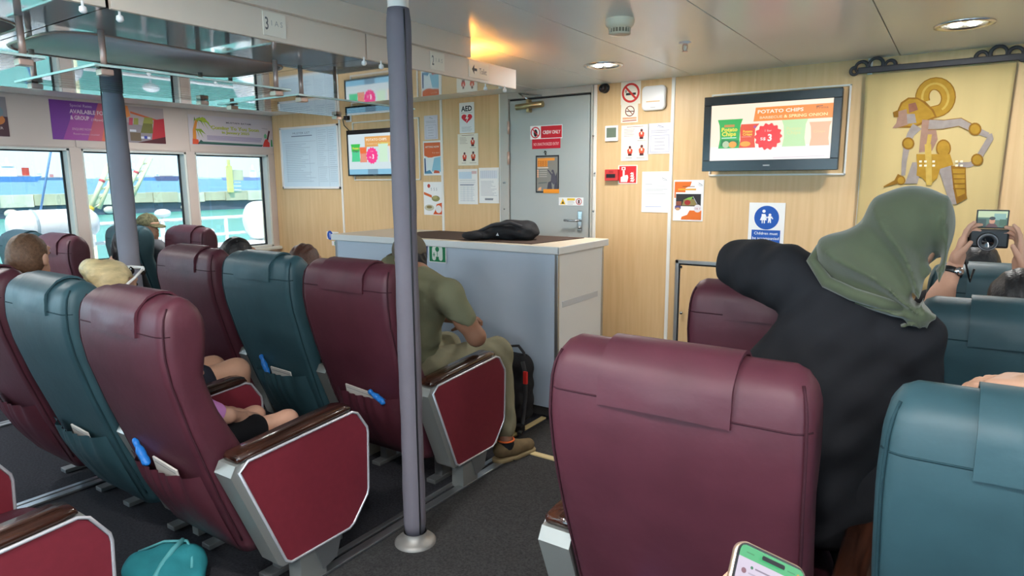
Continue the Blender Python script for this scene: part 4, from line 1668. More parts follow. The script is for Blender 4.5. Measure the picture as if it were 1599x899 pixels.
ty = 4.80
a, b = on_y(1101, 152.5, ty), on_y(1308, 262, ty)
television(a.x, b.x, b.z - .012, a.z, ty, .10, (.052, .075, .05, .062), math.radians(0), 'black wall television showing potato chips on the right of the bulkhead', potato_screen)
ty2 = 4.89
a, b = on_y(541.5, 204, ty2), on_y(612, 274, ty2)
television(a.x, a.x + .80, b.z, a.z, ty2, .05, (.016, .016, .016, .045), 0, 'flat television with pink price badge behind the padded pole', pink_screen)


def conduit(pts, label):
    m = MB()
    P = [on_y(*p, WALL_Y - .02) for p in pts]
    for p, q in zip(P, P[1:] + P[:1]):
        x0, x1 = sorted((p.x, q.x))
        z0, z1 = sorted((p.z, q.z))
        m.bbox(x0 - .007, x1 + .007, WALL_Y - .028, WALL_Y - .013, z0 - .007, z1 + .007, .003)
    return tag(m.build('cable_trunking', 'white_trim'), label, 'cable trunking')


def rect_px(x0, y0, x1, y1):
    p, q = on_y(x0, y0, WALL_Y - .02), on_y(x1, y1, WALL_Y - .02)
    return p, q


def conduit_rect(x0, y0, x1, y1, label):
    p, q = rect_px(x0, y0, x1, y1)
    m = MB()
    for a0, a1, c0, c1 in ((p.x, q.x, p.z - .012, p.z), (p.x, q.x, q.z, q.z + .012), (p.x, p.x + .012, q.z, p.z), (q.x - .012, q.x, q.z, p.z)):
        m.bbox(a0, a1, WALL_Y - .028, WALL_Y - .0145, c0, c1, .003)
    return tag(m.build('cable_trunking', 'white_trim'), label, 'cable trunking')


conduit_rect(550, 191, 657, 281, 'white trunking frame behind the flat television by the pole')
conduit_rect(1112, 148, 1320, 273, 'white trunking frame behind the right television')
q0, q1 = on_y(540, 176.5, 4.93), on_y(549, 190, 4.93)
so = tag(MB().bbox(q0.x, q1.x, WALL_Y - .026, WALL_Y - .014, q1.z, q0.z, .004).build('wall_socket', 'white_plastic'), 'white wall socket with black plug above the flat television', 'socket')
xm, zm = (q0.x + q1.x) / 2, (q0.z + q1.z) / 2
MB().bbox(xm - .028, xm + .026, WALL_Y - .07, WALL_Y - .026, zm - .03, zm + .03, .008).build('plug', 'black_plastic', so)
MB().tube([(xm - .02, WALL_Y - .05, zm), (xm - .06, WALL_Y - .05, zm - .02), (xm - .05, WALL_Y - .045, zm - .08), (xm + .02, WALL_Y - .04, zm - .14), (xm + .05, WALL_Y - .05, zm - .18)], .005, 6).build('cord', 'black_plastic', so)

# ------------------------------------------------------------------ cloth hanging with shadow puppet figure
cy_ = WALL_Y - .055
hang = tag(empty('cloth_hanging', (0, 0, 0)), 'cream cloth hanging painted with a golden shadow puppet figure', 'wall hanging')


def cp_(px, py):
    q = on_y(px, py, cy_)
    return (q.x, q.z)


mat('cream_cloth', '#c2ab78', rough=.85, spec=.1, var=.05, vscale=9, bump=.25, bscale=9, stretch=(1, 1, .08), sheen=.2)
tl, tr = cp_(1352, 117), cp_(1588, 97)
x0c, x1c, zt, zb = tl[0], tr[0], (tl[1] + tr[1]) / 2, .80
rows = []
for j in range(14):
    t = j / 13
    z = zt + (zb - zt) * t
    xa, xb = x0c + .012 * math.sin(t * 3), x1c - .015 * math.sin(t * 2.5)
    rows.append([(xa + (xb - xa) * i / 40, cy_ + .003 + .0022 * math.sin(i * .9 + t) * t, z) for i in range(41)])
o = MB().grid(rows).build('cloth', 'cream_cloth', hang, fix=False)
sm = o.modifiers.new('thickness', 'SOLIDIFY')
sm.thickness = .002
sm.offset = -1
P7 = lambda x, y: (1330 + x / 3.907, 110 + y / 3.907)
GOLD, GREY, OCH, LGT, PINK = '#a47e30', '#938883', '#865f26', '#b99a4e', '#997868'
lay = [0.0]


def paint(c, pts, nm='figure'):
    lay[0] += .00012
    P = [cp_(*P7(*p)) for p in pts]
    # outline in ochre, slightly larger and behind
    MB().add([(x, cy_ - .0022 - lay[0], z) for x, z in P], [tuple(range(len(P)))]).build(nm, mat('dye_' + c, c, rough=.85, spec=.1, var=.10, vscale=30), hang, fix=False)


def stroke(c, pts, wd, nm='figure'):
    """thick brush line through px points"""
    lay[0] += .00012
    P = [Vector((cp_(*P7(*p))[0], cp_(*P7(*p))[1])) for p in pts]
    L, R_ = [], []
    for i, p in enumerate(P):
        d = (P[min(i + 1, len(P) - 1)] - P[max(i - 1, 0)]).normalized()
        w = wd[i] if isinstance(wd, (list, tuple)) else wd
        n = Vector((-d.y, d.x)) * w / 2
        L.append(p + n)
        R_.append(p - n)
    n = len(P)
    V = [(p.x, cy_ - .0022 - lay[0], p.y) for p in L + R_]
    MB().add(V, [(i, n + i, n + i + 1, i + 1) for i in range(n - 1)]).build(nm, mat('dye_' + c, c, rough=.85, spec=.1, var=.10, vscale=30), hang, fix=False)


def arc(cx_, cy0, rx, ry, a0, a1, n=18):
    return [(cx_ + rx * math.cos(math.radians(a0 + (a1 - a0) * k / n)), cy0 - ry * math.sin(math.radians(a0 + (a1 - a0) * k / n))) for k in range(n + 1)]


# headdress curl and head
stroke(OCH, arc(510, 165, 80, 85, 200, -80) + [(470, 262)], .076)
stroke(GOLD, arc(510, 165, 80, 85, 200, -80) + [(470, 262)], .064)
stroke(LGT, arc(510, 165, 80, 85, 195, -60), .012)
paint(OCH, [(280, 240), (300, 195), (345, 165), (400, 165), (450, 190), (500, 240), (520, 285), (470, 310), (380, 350), (270, 350), (285, 300)])
paint(GOLD, [(290, 240), (312, 200), (350, 175), (400, 175), (440, 200), (488, 245), (505, 280), (460, 300), (370, 340), (300, 335)])
paint(PINK, [(285, 250), (335, 235), (345, 330), (270, 352), (248, 352), (272, 320)])
paint(GREY, [(335, 265), (385, 265), (395, 320), (340, 325)])
paint('#8a5d4a', [(345, 205), (390, 195), (405, 240), (350, 260)])
paint(OCH, [(252, 255), (285, 240), (285, 285), (258, 285)])
# trunk and arms
paint(PINK, [(430, 300), (505, 305), (525, 420), (490, 490), (410, 500), (420, 400)])
stroke(OCH, [(470, 330), (560, 330), (660, 315), (730, 350)], [.066, .058, .052, .044])
stroke(GREY, [(470, 330), (560, 330), (660, 315), (730, 350), (830, 395)], [.058, .050, .044, .036, .03])
stroke(GREY, [(835, 390), (845, 415), (775, 530)], .034)
stroke(GREY, [(775, 545), (720, 575), (650, 575)], .032)
stroke(GREY, [(400, 340), (360, 390), (340, 440)], [.06, .042, .036])
stroke(GREY, [(335, 470), (320, 560), (315, 640)], [.036, .028, .022])
stroke(OCH, [(300, 640), (270, 680), (195, 710)], [.04, .03, .008])
for c, r in (((752, 358), 40), ((345, 445), 38), ((765, 545), 38), ((300, 670), 28)):
    paint(OCH, arc(*c, r, r, 0, 340, 14))
    paint(GOLD, arc(*c, r * .74, r * .74, 0, 340, 14))
# waist, skirt, legs
paint(OCH, arc(560, 475, 46, 55, 0, 345, 18))
paint(GOLD, arc(560, 475, 38, 46, 0, 345, 18))
paint(GREY, [(370, 560), (440, 560), (400, 690), (325, 690)])
paint(GREY, [(515, 560), (610, 560), (640, 815), (600, 815)])
paint(GOLD, [(395, 510), (600, 510), (620, 575), (540, 600), (520, 660), (470, 700), (430, 655), (395, 640), (400, 580)])
paint(LGT, [(445, 450), (485, 450), (490, 700), (455, 700)])
paint(LGT, [(465, 390), (490, 390), (480, 450), (455, 450)])
paint(OCH, [(605, 580), (695, 590), (700, 760), (705, 780), (640, 815), (620, 720)])
paint(GOLD, [(615, 600), (690, 600), (690, 750), (645, 770), (628, 700)])
for x in (420, 450, 500, 640, 670):
    for y in (555, 580):
        stroke('#e6dcc0', [(x - 8, y), (x + 8, y)], .012)
for y in (630, 660, 690, 720):
    stroke(OCH, [(618, y), (690, y)], .006)
# carved rod
rd = tag(empty('curtain_rod', (0, 0, 0)), 'dark carved rod holding the cloth hanging', 'rod')
ra, rb = on_y(1340, 110, cy_), on_y(1640, 82, cy_)
zr = (on_y(1360, 110, cy_).z + on_y(1580, 89, cy_).z) / 2
mat('dark_wood', '#3c383d', rough=.55)
MB().bbox(ra.x, rb.x, cy_ - .018, cy_ + .012, zr - .018, zr + .018, .006).build('bar', 'dark_wood', rd)
for xe, sg in ((ra.x, 1), (on_y(1600, 80, cy_).x - .02, -1)):
    m = MB()
    for (cx_, cz, r, a0, a1) in ((.02, .02, .035, -30, 250), (.10, .03, .040, -60, 220), (.18, .02, .028, -40, 200), (-.02, .0, .022, 60, 330)):
        m.tube([(xe + sg * (cx_ + r * math.cos(math.radians(a))), cy_ - .004, zr + cz + r * math.sin(math.radians(a))) for a in np.linspace(a0, a1, 16)], [.013 - .005 * k / 15 for k in range(16)], 7)
    m.bbox(min(xe, xe + sg * .24), max(xe, xe + sg * .24), cy_ - .014, cy_ + .010, zr - .012, zr + .02, .004)
    m.build('carved_end', 'dark_wood', rd)

# ------------------------------------------------------------------ banners over the left windows
HX = WALL_X + .009


def banner(px0, px1, z0, z1):
    y0, y1 = on_x(px0, 200, HX).y, on_x(px1, 200, HX).y
    return Sheet((HX, y0, z0), (0, 1, 0), (0, 0, 1), y1 - y0, z1 - z0)


s = banner(81, 257, 1.94, 2.285)
s.rect('#7a3d94', 0, 0, .62, 1)
s.poly('#a04a9a', [(.08, 0), (.62, 0), (.62, .45), (.18, .72)])
s.poly('#c25a70', [(.28, 0), (.62, 0), (.62, 1), (.40, 1), (.34, .5)])
s.poly('#d9694e', [(.40, 0), (.66, 0), (.66, 1), (.48, 1)])
s.rect('#8b8289', .62, .0, 1, 1)
s.poly('#a89a9a', [(.64, .55), (1, .40), (1, 1), (.64, 1)])
s.poly('#e08a4a', [(.62, .65), (.68, .72), (.66, 1), (.62, 1)])
s.poly('#c9603a', [(.68, .80), (.95, .62), (.95, .66), (.68, .86)])
s.poly('#b5313c', [(.86, .05), (1, .05), (1, .72), (.90, .66)])
s.poly('#6c6a38', [(.76, .28), (.88, .28), (.88, .62), (.80, .62)])
s.poly('#8e8f45', [(.79, .55), (.89, .55), (.885, .72), (.81, .72)])
s.poly('#8e8f45', [(.70, .50), (.745, .50), (.75, .68), (.71, .68)])
s.poly('#b8415a', [(.655, .48), (.69, .48), (.70, .68), (.665, .68)])
s.rect('#cfd0dc', .66, .30, .72, .36).rect('#cfd0dc', .76, .12, .85, .18).rect('#3f49a0', .79, .12, .82, .2)
s.rect('#6b5a48', .66, .05, .76, .28).poly('#54262e', [(.72, 0), (1, 0), (1, .2), (.86, .10)])
s.text('#cbb7cf', 'Special Rates', .16, .86, .10, width=.18)
s.text('#e3c9d4', 'AVAILABLE FOR', .155, .69, .145, bold=.02, width=.31)
s.text('#e3c9d4', '& GROUP', .155, .53, .145, bold=.02, width=.155)
s.text('#e3c9d4', '(18pax)', .325, .53, .085, width=.10)
s.text('#d7a9c0', 'ENQUIRE NOW', .16, .26, .085, width=.16)
s.text('#d7a9c0', 'Reservations counter', .165, .14, .075, width=.22)
s.finish('banner', ink('#7a3d94'), 'purple and orange group charter banner above the middle window', 'banner', thick=.003)

s = banner(295, 425, 1.945, 2.255)
s.rect('#cbbfc4', .0, .0, 1, 1)
s.poly('#d98a3a', [(.03, .03), (.07, .03), (.075, .5), (.10, .82), (.075, .84), (.04, .5)])
for k, (dx, dy) in enumerate(((.20, -.42), (.14, -.40), (.09, -.30), (.04, -.46), (.16, -.18), (-.03, -.3))):
    s.poly(('#8fa83a', '#a9bb3c', '#6f8f3a')[k % 3], [(.08, .84), (.08 + dx * .5, .96 + dy * .1), (.08 + dx, .90 + dy), (.08 + dx * .6, .84 + dy * .2)])
for k, (dx, dy) in enumerate(((.09, -.28), (.05, -.30), (.12, -.16))):
    s.poly('#86a03a', [(.06, .52), (.06 + dx * .6, .54), (.06 + dx, .52 + dy), (.06 + dx * .5, .46)])
s.poly('#d9573a', [(.025, .02), (.10, .02), (.09, .18), (.03, .2)])
s.poly('#3f5a54', [(.08, .03), (.85, .03), (.85, .085), (.15, .10), (.12, .18)])
s.poly('#3f6a5e', [(.10, .08), (.86, .055), (.86, .10), (.14, .12)])
s.text('#5f5560', 'MUSTAFA BATAM', .42, .78, .075, bold=.02, width=.30)
for c, dd in (('#8d9a4a', .006), ('#c3bd66', 0)):
    s.text(c, 'Coming To You Soon', .235 + dd, .565 - dd, .16, bold=.04 if c[1] == '8' else .02, width=.58)
    s.text(c, 'in January 2025', .36 + dd, .43 - dd, .12, bold=.03 if c[1] == '8' else .01, width=.33)
s.lines('#8f7fa6', .19, .86, .20, .32, 4, .006, .1)
s.poly('#d33f38', [(.86, .03), (.95, .03), (.95, .18), (.93, .25), (.94, .30), (.90, .31), (.885, .25), (.87, .15)])
s.line('#5a2a38', .925, .30, .955, .62, .022)
s.poly('#3f8f60', [(.965, .05), (.99, .05), (.985, .30), (.97, .30)])
s.poly('#6fae84', [(.885, .34), (.915, .34), (.92, .44), (.9, .52), (.88, .44)])
s.line('#8a7f8a', .86, .70, .93, .68, .004)
s.finish('banner', 'paper', 'pale banner with palm and guitar above the last window', 'banner', thick=.003)
y0 = on_x(-70, 200, HX).y
s = banner(-110, 14, 1.945, 2.27)
s.rect('#5a4046', 0, 0, 1, 1)
s.poly('#8d8588', [(.3, .55), (1, .5), (1, 1), (.3, 1)])
s.disc('#c97a48', .86, .42, .10, sy=.8)
s.disc('#7a8a90', .86, .62, .09)
s.text('#d9c9c4', 'NOW OPEN AT PIER', .30, .18, .09, width=.62)
s.finish('banner', ink('#5a4046'), 'dark food banner cut by the picture’s left edge', 'banner', thick=.003)

# ------------------------------------------------------------------ service counter
mat('laminate_blue', '#bac7d6', rough=.38, spec=.4, var=.02, vscale=2)
mat('laminate_white', '#dedfdd', rough=.38)
mat('counter_mat_brown', '#4a3b34', rough=.8, spec=.2)
mat('counter_top', '#c9bba6', rough=.4)
CX0, CX1, CY0, CY1, CH = -4.12, -2.06, 3.56, 4.24, 1.14
ct_ = tag(empty('service_counter', (0, 0, 0)), 'pale blue grey service counter before the bulkhead', 'counter')
MB().bbox(CX0 + .02, CX1 - .02, CY0, CY0 + .02, .07, CH - .05, .003).build('front_panel', 'laminate_blue', ct_)
MB().box(CX0 + .02, CX1 - .02, CY0 + .03, CY0 + .05, 0, .07).build('plinth', 'dark_gap', ct_)
MB().bbox(CX1 - .02, CX1, CY0 + .01, CY1 - .06, .04, CH - .05, .003).build('end_panel', 'laminate_white', ct_)
MB().bbox(CX0, CX0 + .02, CY0 + .01, CY1, .0, CH - .05, .003).build('end_panel', 'laminate_blue', ct_)
MB().bbox(CX1 - .022, CX1 + .003, CY0 - .003, CY0 + .018, .03, CH - .05, .003).build('corner_strip', 'aluminium', ct_)
MB().bbox(CX0 - .003, CX0 + .022, CY0 - .003, CY0 + .018, .03, CH - .05, .003).build('corner_strip', 'aluminium', ct_)
MB().bbox(CX1 - .022, CX1 + .002, CY1 - .06, CY1 - .03, .0, CH - .05, .003).build('corner_strip', 'aluminium', ct_)
MB().box(CX0 + .02, CX1 - .02, CY1 - .06, CY1 - .04, 0.02, CH - .05).build('back_panel', 'laminate_white', ct_)
MB().bbox(CX0 - .02, CX1 + .02, CY0 - .02, CY1, CH - .05, CH, .006).build('worktop', 'counter_top', ct_)
MB().bbox(CX0 - .023, CX1 + .023, CY0 - .024, CY0 - .012, CH - .048, CH - .002, .003).build('edge_band', 'laminate_white', ct_)
MB().bbox(CX1 + .012, CX1 + .024, CY0 - .024, CY1, CH - .048, CH - .002, .003).build('edge_band', 'laminate_white', ct_)
MB().bbox(CX1 - .006, CX1 + .004, CY0 + .06, CY1 - .12, .74, .78, .002).build('end_strip', ink('#c3c6c9'), ct_)
o = MB().prism([(-3.42, 3.60), (-2.28, 3.60), (-2.20, 4.18), (-3.55, 4.18), (-3.62, 4.0)], CH + .001, CH + .005, lambda a, b, d: (a, b, d)).build('counter_mat', 'counter_mat_brown')
tag(o, 'dark brown mat lying on the counter top', 'mat')


def counter_sheet(px0, py0, px1, py1):
    return wall_sheet(px0, py0, px1, py1, y=CY0 - .006)


s = counter_sheet(669, 377.5, 697, 411)
s.rect('#0f7a48', .04, .04, .96, .96)
W = '#dfe6dc'
s.disc(W, .50, .62, .30, 24)
s.rect(W, .20, .22, .42, .66).rect(W, .58, .22, .80, .66)
s.disc(W, .31, .22, .11, 14).disc(W, .69, .22, .11, 14)
s.disc('#0f7a48', .50, .66, .11, 16)
s.line('#0f7a48', .5, .66, .5, .1, .035)
s.disc('#0f7a48', .31, .46, .03, 10)
s.line('#0f7a48', .31, .28, .31, .44, .04).line('#0f7a48', .24, .38, .38, .38, .03)
s.finish('life_jacket_sign', 'paper', 'green life jacket sign on the counter front', 'sign')
s = counter_sheet(659, 375, 667, 398)
s.finish('blue_sign', ink('#3d4796'), 'dark blue sign sliver left of the green life jacket sign', 'sign')
s = wall_sheet(510, 361, 529, 374)
s.disc('#2f57b5', .28, .5, .24, sy=1.1)
s.rect('#e8ecf2', .25, .42, .31, .8).rect('#e8ecf2', .25, .24, .31, .34)
s.rect('#2f57b5', .58, .12, .98, .48)
s.finish('mandatory_sign', 'paper', 'white sign with blue exclamation disc left of the counter', 'sign')
s = wall_sheet(518, 376, 532, 384)
s.rect('#3fa878', .3, .1, 1, .9)
s.finish('green_sign', 'paper', 'little white and green sign low beside the counter end', 'sign')
# ------------------------------------------------------------------ outside: deck, harbour, ships
HEEL = 0.0074


def ez(x, y=0):
    return -HEEL * x


SEA = -3.45
m = MB()
sea_m = bpy.data.materials.new('sea_water')
sea_m.use_nodes = True
nt = sea_m.node_tree
b = nt.nodes['Principled BSDF']
tc = nt.nodes.new('ShaderNodeTexCoord')
mp = nt.nodes.new('ShaderNodeMapping')
mp.inputs['Scale'].default_value = (.02, .006, 1)
n1 = nt.nodes.new('ShaderNodeTexNoise')
n1.inputs['Scale'].default_value = 1.0
n1.inputs['Detail'].default_value = 6
r1 = nt.nodes.new('ShaderNodeValToRGB')
r1.color_ramp.elements[0].position = .35
r1.color_ramp.elements[1].position = .65
r1.color_ramp.elements[0].color = (*lin('#347a95'), 1)
r1.color_ramp.elements[1].color = (*lin('#4b90a2'), 1)
n2 = nt.nodes.new('ShaderNodeTexNoise')
n2.inputs['Scale'].default_value = .6
n2.inputs['Detail'].default_value = 4
bp = nt.nodes.new('ShaderNodeBump')
bp.inputs['Strength'].default_value = .6
bp.inputs['Distance'].default_value = .4
nt.links.new(tc.outputs['Object'], mp.inputs[0])
nt.links.new(mp.outputs[0], n1.inputs['Vector'])
nt.links.new(n1.outputs['Fac'], r1.inputs[0])
nt.links.new(r1.outputs[0], b.inputs['Base Color'])
nt.links.new(tc.outputs['Object'], n2.inputs['Vector'])
nt.links.new(n2.outputs['Fac'], bp.inputs['Height'])
nt.links.new(bp.outputs[0], b.inputs['Normal'])
b.inputs['Roughness'].default_value = .35
b.inputs['Specular IOR Level'].default_value = .3
MATS['sea_water'] = sea_m
sea = MB().add([(-6000, -6000, 0), (6000, -6000, 0), (6000, 6000, 0), (-6000, 6000, 0)], [(0, 1, 2, 3)]).build('sea', 'sea_water')
sea.location = (0, 0, SEA)
sea.rotation_euler = (0, HEEL, 0)
tag(sea, 'turquoise sea beyond the windows', 'sea', kind='stuff')
mat('harbour_green', '#4f9a86', rough=.35, spec=.3, var=.12, vscale=.05, bump=.3, bscale=.8)
hw = MB().add([(-96.5, -120, .05), (-7.5, -120, .05), (-7.5, 260, .05), (-96.5, 260, .05)], [(0, 1, 2, 3)]).build('harbour_water', 'harbour_green')
hw.location = (0, 0, SEA)
hw.rotation_euler = (0, HEEL, 0)
tag(hw, 'green harbour water inside the breakwater', 'water', kind='stuff')

# breakwater
mat('concrete_pale', '#c9c3a6', rough=.85, var=.2, vscale=.8, stretch=(1, 1, .3))
mat('concrete_light', '#dcd8c2', rough=.85, var=.12, vscale=.8)
mat('pile_dark', '#5d6a74', rough=.85, var=.25, vscale=.6)
zb0 = SEA + ez(-99)
bw = tag(empty('breakwater', (-99, 0, zb0)), 'concrete breakwater across the harbour beyond the windows', 'breakwater')
yy = 10.0
k = 0
while yy < 120:
    L = 3.2 + 1.4 * ((k * 37) % 5) / 5
    MB().box(-1.2 + .15 * ((k * 13) % 3), 1.2 + .10 * ((k * 7) % 3), yy + .04, yy + L - .04, 1.35 + .08 * ((k * 11) % 3), 2.75 + .06 * ((k * 5) % 4)).build('concrete_block', ('concrete_pale', 'concrete_light')[(k * 7) % 3 == 0], bw)
    MB().box(-.9, .9, yy, yy + L, -1.0, 1.45).build('pile_wall', 'pile_dark', bw)
    if k % 3 == 0:
        MB().sphere((1.0, yy + 1.2, .6), .7, 8, (.5, 1.1, .8)).build('fender', 'concrete_light', bw)
    yy += L
    k += 1
bc = tag(empty('beacon', (-99 * .985, 63.2, zb0 + 2.7)), 'yellow beacon post with board on the breakwater', 'beacon')
mat('beacon_yellow', '#e3d98a', rough=.6)
MB().box(-.3, .3, -.4, .4, 0, 4.2).bbox(-.2, .2, -.2, .2, 4.2, 5.2, .05).build('post', 'beacon_yellow', bc)
MB().box(-.1, .1, .5, 2.4, 1.9, 3.6).build('board', 'concrete_pale', bc)
for z in (.3, .9, 1.5):
    MB().box(-.1, .1, .6, 1.9, z, z + .2).build('ladder_rung', 'concrete_light', bc)


def ship(px, dist, length, hull, label, bridge=.8, brh=9.0, brw=.18, second=None, hh=6.0):
    d = ray(px, 285)
    q = Vector((d.x, d.y, 0)).normalized() * dist
    a = math.atan2(q.y, q.x) - math.pi / 2
    t = tag(empty('cargo_ship', (q.x, q.y, SEA + ez(q.x)), a), label, 'ship', 'ships at anchor on the horizon')
    hl = length / 2
    MB().prism([(-hl + 3, 0), (hl - 6, 0), (hl, hh * 1.1), (hl - 8, hh), (-hl, hh)], -8, 8, lambda x, z, d_: (x, d_, z)).build('hull', mat('hull_' + hull, hull, rough=.6), t)
    x = -hl + length * bridge
    m = MB().box(x - length * brw / 2, x + length * brw / 2, -7, 7, hh, hh + brh).box(x - length * brw / 3, x + length * brw / 3, -8, 8, hh + brh, hh + brh * 1.3)
    m.build('superstructure', mat('ship_white', '#f1efe9', rough=.6), t)
    MB().box(x - 1.5, x + 1.5, -1, 1, hh + brh * 1.3, hh + brh * 1.9).build('mast', 'ship_white', t)
    if second:
        xs_ = -hl + length * second[0]
        MB().box(xs_ - 4, xs_ + 4, -5, 5, hh, hh + brh * .9).build('funnel', mat('funnel_' + second[1], second[1], rough=.6), t)
    MB().box(-hl + 8, hl - 12, -6, 6, hh, hh + 1.5).build('deck_line', mat('ship_deck', '#b9a79a', rough=.7), t)


ship(22, 1100, 62, '#4d86bd', 'blue hulled ship with white bridge in the first window', .42, 13, .3, (.72, '#c94a3a'), 7)
ship(78, 1900, 95, '#5b7f9e', 'grey ship with pale red deck load in the first window', .30, 9, .12, (.55, '#c98a86'), 6)
ship(222, 1500, 75, '#5a8fc8', 'blue ship in the middle window right of the pole', .35, 15, .22, None, 6)
ship(263, 1300, 42, '#5b6284', 'dark small ship in the middle window', .12, 3, .1, None, 8)
ship(378, 1500, 78, '#7f93b8', 'pale ship with white block in the last window', .78, 14, .16, (.96, '#dcdce0'), 6)
for (x0p, x1p, h, dist, lab) in ((150, 330, 26, 5200, 'low blue islands on the horizon of the middle window'), (330, 470, 20, 5400, 'low blue islands on the horizon of the last window')):
    pts = []
    for i in range(25):
        d = ray(x0p + (x1p - x0p) * i / 24, 285)
        q = Vector((d.x, d.y, 0)).normalized() * dist
        pts.append(q)
    m = MB()
    top = [h * (.35 + .65 * abs(math.sin(i * .55 + x0p)) * math.sin(math.pi * i / 24)) for i in range(25)]
    back = [p * 1.06 for p in pts]
    m.grid([[(p.x, p.y, SEA + ez(p.x) - 3) for p in pts], [(p.x * 1.02, p.y * 1.02, SEA + ez(p.x) + t_) for p, t_ in zip(pts, top)], [(p.x, p.y, SEA + ez(p.x) - 3) for p in back]])
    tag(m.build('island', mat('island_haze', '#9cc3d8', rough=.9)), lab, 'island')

# the ferry's own side deck
mat('deck_white', '#f2f3f1', rough=.5)
mat('deck_grey', '#aebfc4', rough=.6)
dk = tag(MB().bbox(-8.75, WALL_X - .14, -2, 9.5, .05, .12, .01).build('side_deck', 'deck_white'), 'white side deck outside the windows', 'deck')
tag(MB().bbox(RIGHT_X + .14, 5.7, -4, 9.5, .05, .12, .01).build('side_deck', 'deck_white'), 'unseen white side deck on the far right, added to bounce light', 'deck')  # out of view, added to throw sunlight up onto the ceiling
tag(MB().bbox(-7.5, 5.0, -9.0, BACK_Y - .13, .0, .07, .01).build('aft_bounce_deck', 'deck_white'), 'unseen white deck behind the cabin, added to bounce light', 'deck')  # also unseen, a white surface added for upward bounce light
rl = tag(empty('deck_rail', (-8.5, 0, .12)), 'white tubular deck rail outside the windows', 'railing')
for z in (.50, .72, .95):
    MB().tube([(0, 3.6, z), (0, 9.4, z)], .022, 10).build('rail', 'deck_white', rl)
for y in (3.6, 4.5, 5.4, 6.3, 7.2, 8.1, 9.0):
    MB().cyl((0, y, 0), (0, y, .97), .024, 10).build('stanchion', 'deck_white', rl)
MB().tube([(0, 4.3, .1), (.0, 5.2, .78)], .03, 10).build('brace', 'deck_white', rl)
lk = tag(empty('deck_locker', (-8.15, 6.0, .12)), 'white slatted deck locker outside the last window', 'locker')
MB().bbox(-.2, .25, -1.0, .9, 0, .62, .02).build('box', 'deck_white', lk)
for z in (.12, .26, .40):
    MB().bbox(.25, .262, -.9, .8, z, z + .07, .005).build('slat', mat('locker_cream', '#d9dac8', rough=.6), lk)


def canister(y0, y1, x, zc, r, label):
    t = tag(empty('raft_canister', (x, (y0 + y1) / 2, zc)), label, 'life raft canister')
    L = (y1 - y0) / 2
    pr = [(0, -L), (r * .7, -L), (r * .95, -L + .05), (r, -L + .12), (r, L - .12), (r * .95, L - .05), (r * .7, L), (0, L)]
    MB().lathe(pr, (0, 0, 0), 28, (0, 1, 0)).build('shell', 'deck_white', t)
    for y in (-L * .5, L * .5):
        MB().lathe([(r + .002, y - .015), (r + .008, y), (r + .002, y + .015)], (0, 0, 0), 28, (0, 1, 0)).build('band', 'deck_grey', t)
    MB().bbox(-r * .9, r * .9, -L * .8, L * .8, -r - .10, -r * .75, .01).build('cradle', 'deck_white', t)
    for y in (-L * .6, L * .6):
        MB().box(-r * .6, r * .6, y - .03, y + .03, .12 - zc, -r - .09).build('cradle_leg', 'deck_white', t)
    return t


canister(2.78, 3.62, -8.3, 1.10, .17, 'white raft canister outside the first window')
canister(5.62, 6.9, -8.25, 1.02, .27, 'white raft canister outside the last window’s right edge')
mat('davit_blue', '#6f9fd0', rough=.5)
q0, q1 = on_x(59, 324, -8.3), on_x(79, 228, -8.3)
tag(MB().tube([q0 + Vector((0, 0, -.12)), q1 + (q1 - q0) * .5], .012, 8).build('whip_antenna', 'davit_blue'), 'slanting blue pole above the raft canister', 'pole')


def davit(p0, p1, x, label):
    a, c = on_x(*p0, x), on_x(*p1, x)
    t = tag(empty('gangway_arm', (0, 0, 0)), label, 'crane arm', 'pale crane arms beyond the middle window')
    o = Vector((0, .16, 0))
    MB().tube([a, c], .05, 8).build('boom', mat('davit_cream', '#e6e2b8', rough=.6), t)
    MB().tube([a + o, c + o], .04, 8).build('boom', 'davit_cream', t)
    for k in range(5):
        f = k / 5
        MB().tube([a + (c - a) * f, a + o + (c - a) * (f + .1)], .02, 6).build('lattice', 'davit_cream', t)
    MB().sphere(a, .07, 8).build('hook_block', mat('hook_yellow', '#e8b93a', rough=.5), t)
    MB().sphere(a + (c - a) * .62, .055, 8).build('red_joint', mat('joint_red', '#d0505a', rough=.5), t)
    MB().cyl(a - Vector((0, 0, .05)), (a.x, a.y, SEA + ez(a.x)), .05, 8).build('mast', 'davit_cream', t)


davit((141, 326), (170, 256), -14, 'pale lattice crane arm left of the grey pole in the window')
davit((194, 308), (224, 246), -14, 'pale lattice crane arm right of the grey pole in the window')
q = on_x(254, 333, -8.9)
bt = tag(empty('lifebuoy_light', (q.x, q.y, q.z)), 'white rounded float beyond the deck rail', 'float')
MB().sphere((0, 0, 0), .10, 10, (.7, 1.1, .6)).build('float_body', 'deck_white', bt)
MB().cyl((0, 0, -.05), (0, 0, .12 - q.z), .015, 8).build('float_staff', 'deck_white', bt)
